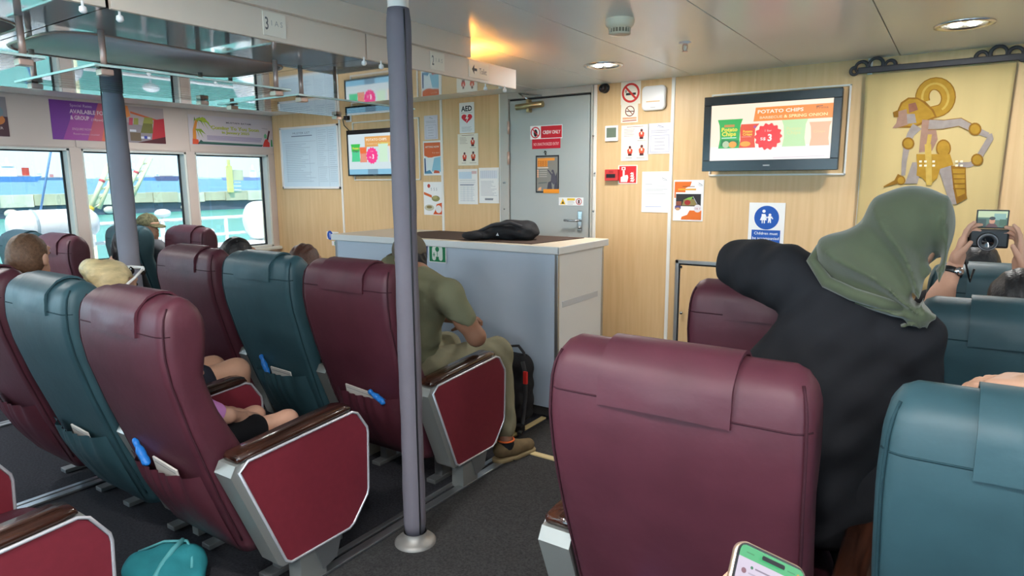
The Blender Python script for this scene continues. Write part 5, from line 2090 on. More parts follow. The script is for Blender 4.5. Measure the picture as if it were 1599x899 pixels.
# ------------------------------------------------------------------ people
mat('skin_light', '#d3a48c', rough=.5, spec=.35, var=.05, vscale=20)
mat('skin_tan', '#bf937a', rough=.5, spec=.35, var=.05, vscale=20)
mat('skin_brown', '#8f6650', rough=.5, spec=.35, var=.05, vscale=20)
mat('hair_black', '#1b1a1d', rough=.45, var=.3, vscale=60, bump=.3, bscale=120)
mat('hair_brown', '#4a2c22', rough=.45, var=.3, vscale=60, bump=.3, bscale=120)
mat('hair_ginger', '#6d4f3a', rough=.6, var=.25, vscale=80, bump=.3, bscale=160)
mat('hair_blond', '#cdb98c', rough=.45, var=.25, vscale=40, bump=.4, bscale=90, stretch=(1, .3, 1))
mat('cloth_black', '#1d1e22', rough=.85, spec=.2, bump=.25, bscale=14, var=.15, vscale=8)
mat('cloth_navy', '#23252f', rough=.85, spec=.2, bump=.25, bscale=14, var=.15, vscale=8)
mat('cloth_olive', '#6f7059', rough=.88, spec=.15, bump=.3, bscale=16, var=.08, vscale=8)
mat('cloth_khaki', '#7c7862', rough=.88, spec=.15, bump=.3, bscale=16, var=.08, vscale=8)
mat('cloth_pink', '#d58fd0', rough=.85, spec=.15, bump=.2, bscale=16)
mat('cloth_grey', '#6d6f75', rough=.85, spec=.15, bump=.2, bscale=16)
mat('cloth_white', '#c9c6c2', rough=.85, spec=.15, bump=.2, bscale=16)
mat('hijab_green', '#4a513e', rough=.8, spec=.2, sheen=.3, bump=.06, bscale=40)
mat('camo', '#6e6a50', rough=.85, spec=.15, var=.5, vscale=45)
mat('cap_olive', '#5f5648', rough=.85, spec=.15, bump=.2, bscale=40)
mat('eye_white', '#4a3a33', rough=.2)
mat('shoe_suede', '#6b5a42', rough=.85, spec=.15, var=.15, vscale=30)
mat('shoe_sole', '#8d7a58', rough=.8)
NV = np.array


class Frame:
    """head frame: face along local +y"""

    def __init__(self, c, yaw=0, pitch=0, roll=0, s=1.0):
        self.c, self.R, self.s = NV(c, float), rot3(pitch, roll, yaw), s

    def p(self, x, y, z):
        return self.c + self.R @ (NV((x, y, z)) * self.s)

    def e(self, sdf, x, y, z, r, rx=0, k=None):
        R = self.R @ rot3(rx) if rx else self.R
        return sdf.ell(self.p(x, y, z), NV(r) * self.s, R, k)


def head_part(f, neck_to, voxel=.007, nr=.055):
    s = SDF(voxel, .02)
    f.e(s, 0, -.012, .025, (.076, .096, .098))
    f.e(s, 0, .028, -.055, (.058, .066, .066))
    s.cone(f.p(0, .085, .018), f.p(0, .106, -.022), .009 * f.s, .014 * f.s, .012)      # nose
    f.e(s, 0, .083, .045, (.05, .018, .014), k=.02)                                     # brow
    f.e(s, 0, .086, -.062, (.024, .011, .009), k=.008)                                  # lips
    f.e(s, 0, .078, -.098, (.022, .020, .016), k=.02)                                   # chin
    for q in (-1, 1):
        f.e(s, q * .079, -.006, -.005, (.010, .021, .033), k=.006)                      # ear
        f.e(s, q * .034, .082, .020, (.013, .009, .010), k=.008)
    s.cone(f.p(0, -.018, -.05), neck_to, nr * f.s, nr * 1.06 * f.s, .03)
    return s.mesh()


def eyes(f, parent):
    for q in (-1, 1):
        c = f.p(q * .034, .0865, .021)
        e = MB().sphere(c, .0085 * f.s, 8).build('eye', 'eye_white', parent)


def hand_part(wrist, d, n, side, curl=.5, spread=.0, s=1.0, voxel=.0045, curls=None, thumb_out=.7):
    """five-fingered hand; d points along the fingers, n out of the palm, side +1 right hand"""
    d, n = Vector(d).normalized(), Vector(n).normalized()
    n = (n - d * n.dot(d)).normalized()
    t = d.cross(n) * side
    w = Vector(wrist)
    q = SDF(voxel, .010 * s)
    R = np.array(Matrix((t, d, n)).transposed())
    q.rbox(w + d * .052 * s, (.040 * s, .050 * s, .014 * s), .012 * s, R)
    q.cone(w - d * .02, w + d * .03 * s, .026 * s, .026 * s, .015)
    for i, (o, L) in enumerate(((.030, .074), (.010, .082), (-.010, .076), (-.029, .060))):
        p = w + d * (.096 - .004 * abs(i - 1)) * s + t * o * s
        c = curls[i] if curls else curl
        ang = .25 * c
        r = .0092 * s
        for j, l in enumerate((.46, .31, .25)):
            dd = (d * math.cos(ang) + n * math.sin(ang) + t * (o * spread * 3)).normalized()
            e = p + dd * L * l * s
            q.cone(p, e, r, r * .92, .005)
            p, r = e, r * .92
            ang += c
    p = w + d * .022 * s + t * .034 * s
    dd = (d * .55 + t * thumb_out + n * .35 * (0.4 + curl)).normalized()
    e = p + dd * .042 * s
    q.cone(p, e, .013 * s, .0105 * s, .008)
    dd2 = (dd + d * .5 + n * .5 * curl).normalized()
    q.cone(e, e + dd2 * .034 * s, .0105 * s, .0085 * s, .005)
    return q.mesh()


def limb(s, pts):
    return s.chain(pts)


def seated(label, xc, y0, skin='skin_light', top='cloth_grey', legs='cloth_navy', hair='hair_black', style='short',
           lean=0.0, dz=0.0, dx=0.0, s=1.0, yaw=0.0, pitch=0.0, roll=0.0, sleeve='short', trousers='long', head_dy=0.0, voxel=.016, group='seated passengers',
           knees=None, zseat=.47, hands=True, kneespread=.11, dy=0.0):
    """passenger sitting in the seat whose rear is at y0"""
    x = xc + dx
    yb = y0 + .40 + dy
    pel = NV((x, yb, zseat + .10))
    chest = NV((x, yb - .06 + lean * .55, zseat + .40 * s + dz * .6))
    nb = NV((x, yb - .05 + lean * .85, zseat + .56 * s + dz))
    hc = NV((x, yb - .02 + lean + head_dy, zseat + .68 * s + dz))
    f = Frame(hc, yaw, pitch, roll, s)
    sh = [nb + NV((q * .165 * s, -.005, -.055 * s)) for q in (-1, 1)]
    el = [NV((x + q * .20 * s, yb + .06 + lean * .5, zseat + .20)) for q in (-1, 1)]
    wr = [NV((x + q * .10 * s, yb + .28 * s + lean * .3, zseat + .15)) for q in (-1, 1)]
    hp = [pel + NV((q * .09 * s, 0, -.01)) for q in (-1, 1)]
    kn = knees or [NV((x + q * kneespread, yb + .43 * s, zseat + .09)) for q in (-1, 1)]
    an = [NV((k_[0], k_[1] + .02, .10)) for k_ in kn]
    root = tag(empty('person', (0, 0, 0)), label, 'person', group)
    b = SDF(voxel, .035)
    b.chain([(*pel, .125 * s), (*((pel + chest) / 2), .118 * s), (*chest, .135 * s), (*nb, .085 * s)])
    b.cone(sh[0], sh[1], .062 * s, .062 * s)
    for i in (0, 1):
        b.chain([(*sh[i], .058 * s), (*el[i], .043 * s), (*wr[i], .030 * s)])
        b.chain([(*hp[i], .092 * s), (*kn[i], .062 * s), (*an[i], .040 * s)])
        b.cone(an[i] + NV((0, -.03, -.05)), an[i] + NV((0, .14 * s, -.065)), .036 * s, .030 * s)
    parts = [b.mesh(), head_part(f, nb + NV((0, 0, .0)))]
    if hands:
        for i, q in ((0, -1), (1, 1)):
            parts.append(hand_part(wr[i], (-q * .3, 1, -.25), (-q * .2, .1, -1), q, .45, s=s, voxel=.006))
    body = solid('body', parts, skin, root)
    eyes(f, body)
    # clothes
    t = SDF(voxel, .03)
    g = .012
    t.chain([(*(pel + NV((0, 0, -.03))), .128 * s + g), (*((pel + chest) / 2), .122 * s + g), (*chest, .137 * s + g), (*(nb + NV((0, 0, -.045))), .085 * s + g)])
    t.cone(sh[0], sh[1], .064 * s + g, .064 * s + g)
    for i in (0, 1):
        e = sh[i] + (el[i] - sh[i]) * (.62 if sleeve == 'short' else 1.0)
        t.cone(sh[i], e, .060 * s + g, (.050 if sleeve == 'short' else .045) * s + g)
        if sleeve == 'long':
            t.cone(el[i], wr[i], .045 * s + g, .032 * s + g)
    solid('top', [t.mesh()], top, root)
    t = SDF(voxel, .03)
    t.ell(pel + NV((0, .02, -.02)), (.165 * s, .14 * s, .115 * s))
    for i in (0, 1):
        if trousers == 'long':
            t.chain([(*hp[i], .094 * s + g), (*kn[i], .066 * s + g), (*(an[i] + NV((0, 0, .03))), .050 * s + g)])
        else:
            e = hp[i] + (kn[i] - hp[i]) * .55
            t.cone(hp[i], e, .094 * s + g, .085 * s + g)
    solid('trousers', [t.mesh()], legs, root)
    for i in (0, 1):
        t = SDF(.009, .02)
        t.cone(an[i] + NV((0, -.03, -.055)), an[i] + NV((0, .15 * s, -.065)), .044 * s, .036 * s).cut(an[i] + NV((0, .05, -.17)), (.2, .3, .070))
        solid('shoe', [t.mesh()], 'cloth_black', root)
    if style:
        make_hair(f, style, hair, root)
    return root, f


def make_hair(f, style, hair, root):
    h = SDF(.0075, .02)
    f.e(h, 0, -.016, .032, (.083, .100, .099))
    S = f.s
    if style == 'short':
        f.e(h, 0, -.045, -.02, (.074, .066, .075))
    if style == 'balding':
        h = SDF(.0075, .02)
        f.e(h, 0, -.016, .028, (.081, .099, .0995))
        f.e(h, 0, -.045, -.02, (.077, .068, .075))
    if style == 'long':
        f.e(h, 0, -.05, -.02, (.085, .075, .10))
        h.cone(f.p(0, -.06, -.05), f.p(0, -.075, -.24), .075 * S, .05 * S)
    if style == 'bun':
        f.e(h, 0, -.045, -.01, (.078, .066, .075))
        f.e(h, -.015, -.085, .085, (.055, .048, .046), k=.012)
        f.e(h, .02, -.10, .055, (.03, .03, .034), k=.012)
        h.cone(f.p(-.03, -.085, -.07), f.p(-.05, -.10, -.12), .018 * S, .006 * S)
    # keep the face clear
    h.cut(f.p(0, .105, -.045), NV((.12, .085, .095)) * S, f.R, .02)
    if style in ('short', 'balding', 'bun'):
        h.cut(f.p(0, .0, -.16), NV((.12, .16, .075)) * S, f.R, .02)
    amp = .0018 if style in ('balding', 'bun') else .0035
    R, c = f.R, f.c

    def disp(X, Y, Z):
        L = (np.stack([X, Y, Z], -1) - c) @ R
        return amp * np.sin(L[..., 0] * 170 + 25 * L[..., 1] + 3 * np.sin(L[..., 2] * 40)) * np.sin(L[..., 2] * 30 + 1)
    return solid('hair', [h.mesh(disp)], hair, root, smooth=1)


def make_cap(f, material, root, brim_dir=0.0):
    h = SDF(.0065, .012)
    f.e(h, 0, -.012, .045, (.089, .107, .094))
    h.cut(f.p(0, 0, -.075), NV((.16, .18, .098)) * f.s, f.R, .004)
    cap = solid('cap', [h.mesh()], material, root, smooth=1)
    b = SDF(.005, .006)
    fr = Frame(f.c, 0, 0, 0, f.s)
    fr.R = f.R @ rot3(0, 0, brim_dir)
    fr.e(b, 0, .105, .026, (.074, .085, .012), rx=-.22)
    fr.R = f.R @ rot3(0, 0, brim_dir)
    b.cut(fr.p(0, .0, .03), NV((.07, .082, .05)) * f.s, fr.R, .01)
    solid('brim', [b.mesh()], material, cap, smooth=1)
    btn = MB().sphere(f.p(0, -.012, .137), .008 * f.s, 6).build('cap_button', material, cap)
    return cap


# --- left rows
root, f = seated('ginger-haired man seated at the picture’s left edge', L3, YA, skin='skin_light', top='cloth_grey', hair='hair_ginger', style='balding', dz=.015, lean=-.07, dx=-.14, s=1.02, yaw=.6, group=None)
root, f = seated('blonde woman with white sunglasses behind the nearest teal seat', L2, YA, skin='skin_tan', top='cloth_white', legs='cloth_navy', hair='hair_blond', style='bun', dz=-.055, lean=-.04, dx=-.06, s=.99, yaw=.15, pitch=-.15, trousers='short', group=None,
                 knees=[NV((L2 - .10, YA + .80, .60)), NV((L2 + .11, YA + .80, .62))])
sg = tag(empty('sunglasses', tuple(f.c)), 'white sunglasses on the blonde woman’s head', 'sunglasses')
mat('white_frame', '#ecebea', rough=.35)
pts = lambda P: [Vector(f.p(*p)) - Vector(f.c) for p in P]
for q in (-1, 1):
    MB().tube(pts([(q * .093, -.02, .005), (q * .092, .035, .050), (q * .078, .085, .092)]), .0062, 8).build('temple_arm', 'white_frame', sg)
MB().tube(pts([(-.078, .085, .092), (-.04, .112, .098), (0, .114, .098), (.04, .112, .098), (.078, .085, .092)]), .008, 8).build('brow_bar', 'white_frame', sg)
for q in (-1, 1):
    MB().sphere(pts([(q * .04, .112, .083)])[0], .026, 8, (1, .35, .75)).build('lens', mat('dark_lens', '#1d1b1c', rough=.1), sg)
root, f = seated('child in pink shirt and black shorts in the nearest maroon seat', L1, YA, skin='skin_light', top='cloth_pink', legs='cloth_black', hair='hair_blond', style='long', s=.64, dz=-.06, dx=-.155, trousers='short', group=None, voxel=.011, zseat=.42, dy=-.06,
                 knees=[NV((L1 - .23, YA + .66, .50)), NV((L1 - .06, YA + .71, .50))])
root, f = seated('dark-haired passenger in the maroon seat beside the far pole', L3, YB, skin='skin_tan', top='cloth_black', hair='hair_black', style='long', dz=-.065, group=None, yaw=-.2)
root, f = seated('brown-haired passenger in the teal seat before the counter', L2, YB, skin='skin_tan', top='cloth_navy', hair='hair_brown', style='long', dz=-.075, group=None, yaw=.3, dx=-.04)
root, f = seated('woman in black bending forward behind the far grey pole', W1, YB, skin='skin_tan', top='cloth_black', hair='hair_black', style='long', dz=-.085, lean=.12, dx=.10, group=None, yaw=.6, sleeve='long')
root, f = seated('man in a camouflage cap by the window', W2, 2.86, skin='skin_tan', top='cloth_grey', hair='hair_brown', style='short', dz=-.015, lean=-.05, dx=-.13, yaw=-1.35, group=None)
make_cap(f, 'camo', root)
root, f = seated('dark-haired passenger in the farthest right teal seat', R2, 3.37, skin='skin_tan', top='cloth_black', hair='hair_black', style='short', dz=-.03, dx=-.11, group=None)

# --- man in the olive shirt
def olive_man():
    root = tag(empty('person', (0, 0, 0)), 'man in olive shirt and cap sitting bent forward before the counter', 'person')
    pel = NV((-2.36, 2.52, .56))
    mid = NV((-2.33, 2.50, .76))
    chest = NV((-2.31, 2.54, .94))
    nb = NV((-2.36, 2.58, 1.045))
    f = Frame((-2.475, 2.65, 1.13), yaw=1.25, pitch=-.08, roll=-.05, s=1.02)
    shL, shR = NV((-2.56, 2.62, 1.065)), NV((-2.11, 2.53, .98))
    elL, elR = NV((-2.60, 2.80, .80)), NV((-2.005, 2.63, .755))
    wrL, wrR = NV((-2.42, 2.98, .74)), NV((-2.20, 2.82, .745))
    hL, hR = pel + NV((-.10, 0, 0)), pel + NV((.10, 0, 0))
    kL, kR = NV((-2.50, 2.98, .56)), NV((-2.14, 3.00, .57))
    aL, aR = NV((-2.52, 3.02, .10)), NV((-1.985, 2.86, .11))
    b = SDF(.013, .035)
    b.chain([(*pel, .13), (*mid, .125), (*chest, .14), (*nb, .085)])
    b.cone(shL, shR, .065, .065)
    b.chain([(*shL, .060), (*elL, .047), (*wrL, .031)])
    b.chain([(*shR, .060), (*(shR + (elR - shR) * .6), .052), (*elR, .046), (*(elR + (wrR - elR) * .35), .043), (*wrR, .030)])
    b.chain([(*hL, .095), (*kL, .065), (*aL, .042)]).chain([(*hR, .095), (*kR, .065), (*(kR + (aR - kR) * .4), .056), (*aR, .041)])
    parts = [b.mesh(), head_part(f, nb + NV((0, 0, -.02)), nr=.058),
             hand_part(wrR, (-.7, .6, .05), (-.3, .2, -1), 1, .7), hand_part(wrL, (.7, .5, .05), (.3, .2, -1), -1, .7)]
    body = solid('body', parts, 'skin_brown', root)
    eyes(f, body)
    g = .014
    t = SDF(.011, .03)
    t.chain([(*(pel + NV((0, 0, -.02))), .132 + g), (*mid, .130 + g), (*chest, .142 + g), (*(nb + NV((0, -.01, -.03))), .082 + g)])
    t.cone(shL, shR, .068 + g, .068 + g)
    t.cone(shR, shR + (elR - shR) * .55, .064 + g, .055 + g).cone(shL, shL + (elL - shL) * .55, .064 + g, .055 + g)
    t.cut(shR + (elR - shR) * .80, (.09, .09, .034), rot3(0, .42, 0))

    def fold(X, Y, Z):
        w = np.clip((.86 - Z) / .2, 0, 1)
        return .005 * w * np.sin((Z + .6 * (X + 2.3)) * 62) + .0025 * np.sin((X + Z) * 40 + 20 * Y)
    solid('shirt', [t.mesh(fold)], 'cloth_olive', root, smooth=1)
    t = SDF(.009, .02)
    c = nb + NV((.02, -.06, -.01))
    t.ell(c + NV((0, -.02, -.06)), (.12, .035, .075), rot3(-.25)).ell(c + NV((0, .03, .02)), (.095, .085, .035), rot3(.2))
    solid('hood', [t.mesh(lambda X, Y, Z: .003 * np.sin(Z * 110 + X * 30))], 'cloth_olive', root, smooth=1)
    t = SDF(.012, .03)
    t.ell(pel + NV((0, .02, -.02)), (.185, .16, .12))
    t.chain([(*hL, .115), (*kL, .085), (*(aL + NV((0, 0, .04))), .066)]).chain([(*hR, .115), (*kR, .088), (*(aR + (kR - aR) * .16), .068)])
    solid('trousers', [t.mesh(lambda X, Y, Z: .004 * np.sin(Y * 55 + Z * 30) * np.sin(X * 25))], 'cloth_khaki', root, smooth=1)
    make_hair(f, 'short', 'hair_black', root)
    make_cap(f, 'cap_olive', root)
    for a, dr in ((aR, NV((.30, .95, 0))), (aL, NV((0, 1.0, 0)))):
        dr = dr / np.linalg.norm(dr)
        base = NV((a[0], a[1], 0))
        t = SDF(.006, .02)
        t.cone(base - dr * .035 + NV((0, 0, .07)), base + dr * .05 + NV((0, 0, .062)), .045, .047).cone(base + dr * .05 + NV((0, 0, .060)), base + dr * .165 + NV((0, 0, .050)), .046, .036)
        t.cut(base + NV((0, 0, -.06)), (.4, .4, .082)).cut(base + dr * -.005 + NV((0, 0, .15)), (.028, .028, .06))
        sh = solid('shoe', [t.mesh()], 'shoe_suede', root)
        t = SDF(.006, .01)
        t.cone(base - dr * .042 + NV((0, 0, .02)), base + dr * .06 + NV((0, 0, .02)), .044, .047).cone(base + dr * .06 + NV((0, 0, .02)), base + dr * .175 + NV((0, 0, .02)), .047, .036)
        t.cut(base + NV((0, 0, -.10)), (.5, .5, .102)).cut(base + NV((0, 0, .128)), (.5, .5, .10)).cut(base + dr * .045 + NV((0, 0, .0)), (.035, .035, .012))
        solid('sole', [t.mesh()], 'shoe_sole', sh, smooth=1)
        an = Vector(a)
        MB().lathe([(.046, -.03), (.049, -.005), (.045, .018)], (a[0], a[1], .105), 18).build('sock', 'cloth_black', root)
        MB().tube([(a[0] + .047 * math.cos(t_), a[1] + .047 * math.sin(t_), .123) for t_ in [2 * math.pi * k / 18 for k in range(18)]], .005, 6, closed=True).build('sock_band', mat('sock_orange', '#e0662a', rough=.8), root)
        for k in range(3):
            c = base + dr * (.05 + .022 * k) + NV((0, 0, .108 - .008 * k))
            n = NV((-dr[1], dr[0], 0))
            MB().tube([c - n * .028 + NV((0, 0, -.012)), c, c + n * .028 + NV((0, 0, -.012))], .003, 6).build('lace', 'cream_strip', sh)
    return root


olive_man()

# --- woman in the green headscarf
def scarf_woman():
    root = tag(empty('person', (0, 0, 0)), 'woman in green headscarf and black top leaning over the seats', 'person')
    pel = NV((-.265, 1.90, .74))
    waist = NV((-.255, 1.90, .92))
    chest = NV((-.245, 1.93, 1.12))
    nb = NV((-.205, 1.96, 1.28))
    f = Frame((-.115, 1.965, 1.385), yaw=-.40, pitch=-.25, roll=.42, s=1.0)
    shL, shR = NV((-.385, 1.955, 1.275)), NV((-.085, 1.93, 1.145))
    elL, elR = NV((-.545, 2.10, 1.285)), NV((-.045, 2.02, .90))
    wrL, wrR = NV((-.39, 2.30, 1.25)), NV((-.12, 2.24, .86))
    hL, hR = pel + NV((-.09, 0, 0)), pel + NV((.08, 0, 0))
    kL, kR = NV((-.40, 2.20, .56)), NV((-.225, 2.22, .55))
    aL, aR = NV((-.41, 2.26, .10)), NV((-.24, 2.28, .10))
    b = SDF(.013, .035)
    b.chain([(*pel, .125), (*waist, .112), (*chest, .12), (*nb, .07)])
    b.cone(shL, shR, .052, .052)
    b.chain([(*shL, .05), (*elL, .04), (*wrL, .027)]).chain([(*shR, .05), (*elR, .04), (*wrR, .027)])
    b.chain([(*hL, .088), (*kL, .058), (*aL, .038)]).chain([(*hR, .088), (*kR, .058), (*aR, .038)])
    for a in (aL, aR):
        b.cone(a + NV((0, -.04, -.055)), a + NV((0, .04, -.065)), .034, .028)
    parts = [b.mesh(), head_part(f, nb, nr=.05), hand_part(wrL, (.75, .45, -.15), (.1, .1, -1), -1, .4), hand_part(wrR, (-.5, .8, -.1), (-.2, .1, -1), 1, .4)]
    body = solid('body', parts, 'skin_tan', root)
    eyes(f, body)
    g = .022
    t = SDF(.011, .045)
    t.chain([(*(pel + NV((0, 0, -.06))), .15), (*pel, .145), (*waist, .142), (*chest, .146), (*(nb + NV((-.02, -.01, -.05))), .10)])
    t.ell(waist + NV((-.015, 0, .08)), (.205, .135, .16))
    t.cone(shL, shR, .075, .078)
    t.chain([(*shL, .088), (*(shL + (elL - shL) * .5), .082), (*elL, .072), (*(elL + (wrL - elL) * .6), .056), (*wrL, .040)])
    t.chain([(*shR, .085), (*elR, .068), (*wrR, .042)])

    def fold(X, Y, Z):
        w = np.clip((1.2 - Z) / .3, 0, 1)
        return .006 * w * np.sin((Z * 1.0 + .9 * X) * 42 + 2 * np.sin(X * 18)) * np.clip((X + .62) * 3, 0, 1) + .003 * np.sin((X - Z) * 55)
    solid('top', [t.mesh(fold)], 'cloth_black', root, smooth=2)
    t = SDF(.013, .035)
    t.ell(pel + NV((0, 0, -.03)), (.17, .14, .13))
    t.chain([(*hL, .105), (*kL, .085), (*(aL + NV((0, 0, .02))), .070)]).chain([(*hR, .105), (*kR, .085), (*(aR + NV((0, 0, .02))), .070)])
    solid('trousers', [t.mesh()], 'cloth_black', root)
    for a in (aL, aR):
        t = SDF(.008, .02)
        t.cone(a + NV((0, -.05, -.06)), a + NV((0, .035, -.065)), .042, .034).cut(a + NV((0, 0, -.17)), (.2, .3, .070))
        solid('shoe', [t.mesh()], 'cloth_black', root)
    # headscarf
    K = NV((-.035, 1.85, 1.215))
    h = SDF(.0075, .04)
    f.e(h, 0, -.022, .035, (.100, .122, .115))
    f.e(h, -.012, -.030, -.045, (.086, .094, .094))
    h.ell((-.205, 1.925, 1.335), (.105, .105, .075), rot3(0, .5, 0))
    h.cone((-.165, 1.90, 1.33), (-.06, 1.845, 1.235), .085, .035)
    h.cone((-.245, 1.915, 1.315), (-.11, 1.86, 1.225), .055, .030)
    h.cone((-.09, 1.848, 1.255), (-.06, 1.842, 1.205), .030, .014, .02)
    h.cone((-.055, 1.90, 1.30), (-.06, 1.85, 1.235), .048, .028)
    h.cut((.030, 1.93, 1.301), (.055, .16, .092), rot3(0, .64, 0), .012)
    # the opening for the face
    h.cut(f.p(.004, .140, .0), NV((.056, .055, .080)), f.R, .03)

    def fold2(X, Y, Z):
        ph = np.arctan2(Z - K[2], X - K[0])
        r = np.sqrt((X - K[0]) ** 2 + (Z - K[2]) ** 2)
        w = np.clip(r / .06, 0, 1) * np.clip((.36 - r) / .12, 0, 1) * np.clip((1.98 - Y) / .06, 0, 1)
        s1 = 1 - 2 * np.abs(np.sin(ph * 6 + 3 * r + .6 * np.sin(r * 16))) ** .75
        s2 = np.sin(ph * 23 - 9 * r + 1.3)
        return -w * (.016 * s1 + .003 * s2)
    solid('headscarf', [h.mesh(fold2)], 'hijab_green', root, smooth=1)
    # hem of the scarf lying on the shoulder: rolled edge
    MB().tube([(-.295, 1.905, 1.372), (-.31, 1.885, 1.335), (-.265, 1.85, 1.285), (-.20, 1.828, 1.262), (-.13, 1.825, 1.245), (-.09, 1.832, 1.238)], [.010, .014, .017, .017, .016, .010], 8).build('scarf_hem', 'hijab_green', root)
    return root, f


root, fw = scarf_woman()
gl = tag(empty('eyeglasses', tuple(fw.c)), 'metal eyeglasses of the woman in the green headscarf', 'eyeglasses')
gp = lambda P: [Vector(fw.p(*p)) - Vector(fw.c) for p in P]
for q in (-1, 1):
    MB().tube([gp([(q * .036 + .026 * math.cos(a), .112, .02 + .020 * math.sin(a))])[0] for a in [2 * math.pi * k / 16 for k in range(16)]], .0022, 6, closed=True).build('rim', 'steel', gl)
    MB().tube(gp([(q * .062, .110, .022), (q * .082, .06, .018)]), .0022, 6).build('temple_arm', 'steel', gl)
MB().tube(gp([(-.010, .113, .024), (0, .117, .028), (.010, .113, .024)]), .0022, 6).build('bridge', 'steel', gl)

# --- person filming with a compact camera
def filming():
    root = tag(empty('person', (0, 0, 0)), 'black-haired person raising a camera in the right teal seat', 'person')
    y0 = 2.37
    x = .24
    pel, chest, nb = NV((x, 2.77, .57)), NV((x, 2.74, .87)), NV((x - .01, 2.75, 1.0))
    f = Frame((x - .035, 2.79, 1.115), yaw=.1, pitch=.12, s=1.0)
    shL, shR = nb + NV((-.16, 0, -.05)), nb + NV((.16, 0, -.05))
    elL, elR = NV((-.045, 2.93, 1.03)), NV((.36, 2.93, 1.03))
    wrL, wrR = NV((.012, 3.02, 1.225)), NV((.212, 3.02, 1.215))
    hL, hR = pel + NV((-.09, 0, 0)), pel + NV((.09, 0, 0))
    kL, kR = NV((x - .1, 3.18, .56)), NV((x + .1, 3.18, .56))
    aL, aR = NV((x - .1, 3.2, .1)), NV((x + .1, 3.2, .1))
    b = SDF(.012, .032)
    b.chain([(*pel, .12), (*chest, .125), (*nb, .08)]).cone(shL, shR, .055, .055)
    for s_, e_, w_ in ((shL, elL, wrL), (shR, elR, wrR)):
        b.chain([(*s_, .052), (*e_, .043), (*(e_ + (w_ - e_) * .35), .041), (*w_, .028)])
    b.chain([(*hL, .09), (*kL, .06), (*aL, .04)]).chain([(*hR, .09), (*kR, .06), (*aR, .04)])
    for a in (aL, aR):
        b.cone(a + NV((0, -.03, -.05)), a + NV((0, .09, -.065)), .034, .03)
    parts = [b.mesh(), head_part(f, nb),
             hand_part(wrL, (.18, .12, 1), (1, -.1, -.15), -1, .35, curls=(.25, .55, .75, .8), thumb_out=.25),
             hand_part(wrR, (-.12, .12, 1), (-1, -.1, -.15), 1, .35, curls=(.25, .55, .75, .8), thumb_out=.25)]
    body = solid('body', parts, 'skin_light', root)
    eyes(f, body)
    t = SDF(.014, .03)
    t.chain([(*pel, .135), (*chest, .14), (*(nb + NV((0, 0, -.05))), .092)]).cone(shL, shR, .07, .07)
    t.cone(shL, shL + (elL - shL) * .5, .066, .060).cone(shR, shR + (elR - shR) * .5, .066, .060)
    solid('top', [t.mesh()], 'cloth_black', root)
    t = SDF(.014, .03)
    t.chain([(*hL, .11), (*kL, .075), (*aL, .055)]).chain([(*hR, .11), (*kR, .075), (*aR, .055)])
    solid('trousers', [t.mesh()], 'cloth_navy', root)
    for a in (aL, aR):
        t = SDF(.009, .02)
        t.cone(a + NV((0, -.03, -.055)), a + NV((0, .10, -.065)), .044, .036).cut(a + NV((0, 0, -.17)), (.2, .3, .070))
        solid('shoe', [t.mesh()], 'cloth_black', root)
    h = SDF(.0075, .02)
    f.e(h, 0, -.02, .03, (.098, .110, .108))
    f.e(h, 0, -.05, -.05, (.100, .085, .12))
    h.cut(f.p(0, .125, -.045), NV((.12, .085, .11)), f.R, .02)
    solid('hair', [h.mesh(lambda X, Y, Z: .002 * np.sin(X * 160 + 20 * Z))], 'hair_black', root, smooth=1)
    # watch on the left wrist
    wv = Vector(wrL) - Vector(elL)
    wv.normalize()
    c = Vector(wrL) - wv * .035
    w = tag(empty('wrist_watch', tuple(c)), 'dark wrist watch on the arm holding the camera', 'watch')
    MB().lathe([(.034, -.012), (.037, -.010), (.037, .010), (.034, .012)], (0, 0, 0), 24, wv).build('strap', 'black_plastic', w)
    sd = (Vector((.55, -.8, 0)) - wv * Vector((.55, -.8, 0)).dot(wv)).normalized()
    MB().lathe([(0, .008), (.015, .008), (.018, .004), (.018, 0)], sd * .034, 20, sd).build('watch_case', 'steel', w)
    return root


filming()
# the camera, lens towards the seats behind, screen flipped up
cc = Vector((.108, 3.055, 1.325))
cm = tag(empty('compact_camera', tuple(cc)), 'black compact camera with flip-up screen held in both hands', 'camera')
MB().bbox(-.062, .060, -.018, .020, -.036, .034, .007).build('camera_body', 'black_plastic', cm)
MB().lathe([(.034, 0), (.034, .012), (.031, .014), (.031, .026), (.027, .030), (.020, .026), (.0, .022)], (-.004, -.018, -.012), 32, (0, -1, 0)).build('lens_barrel', mat('lens_ring', '#2c2d31', rough=.3), cm)
MB().lathe([(0, .0235), (.019, .0265)], (-.004, -.018, -.012), 24, (0, -1, 0)).build('lens_glass', mat('lens_glass', '#15181d', rough=.05, spec=.8), cm)
MB().tube([(-.004 + .030 * math.cos(a), -.046, -.012 + .030 * math.sin(a)) for a in [2 * math.pi * k / 24 for k in range(24)]], .002, 6, closed=True).build('lens_rim', mat('rim_grey', '#8d8f94', rough=.3, metal=.6), cm)
MB().bbox(-.046, .054, .0, .008, .036, .106, .003).build('flip_screen', 'black_plastic', cm)
s = Sheet(cc + Vector((-.041, -.0012, .041)), (1, 0, 0), (0, 0, 1), .090, .060)
s.rect('*#4e6b58', 0, 0, 1, 1)
s.rect('*#b9c9a0', 0, .6, 1, 1).rect('*#7fa39a', .55, .45, .95, .85).rect('*#2f4038', 0, .0, .3, .5).rect('*#3d5a3f', .75, .1, 1, .5)
s.disc('*#c08a6a', .50, .38, .10, sy=1.2).disc('*#2b2522', .50, .55, .105, sy=.7).poly('*#5a2f2a', [(.28, 0), (.72, 0), (.62, .22), (.38, .22)])
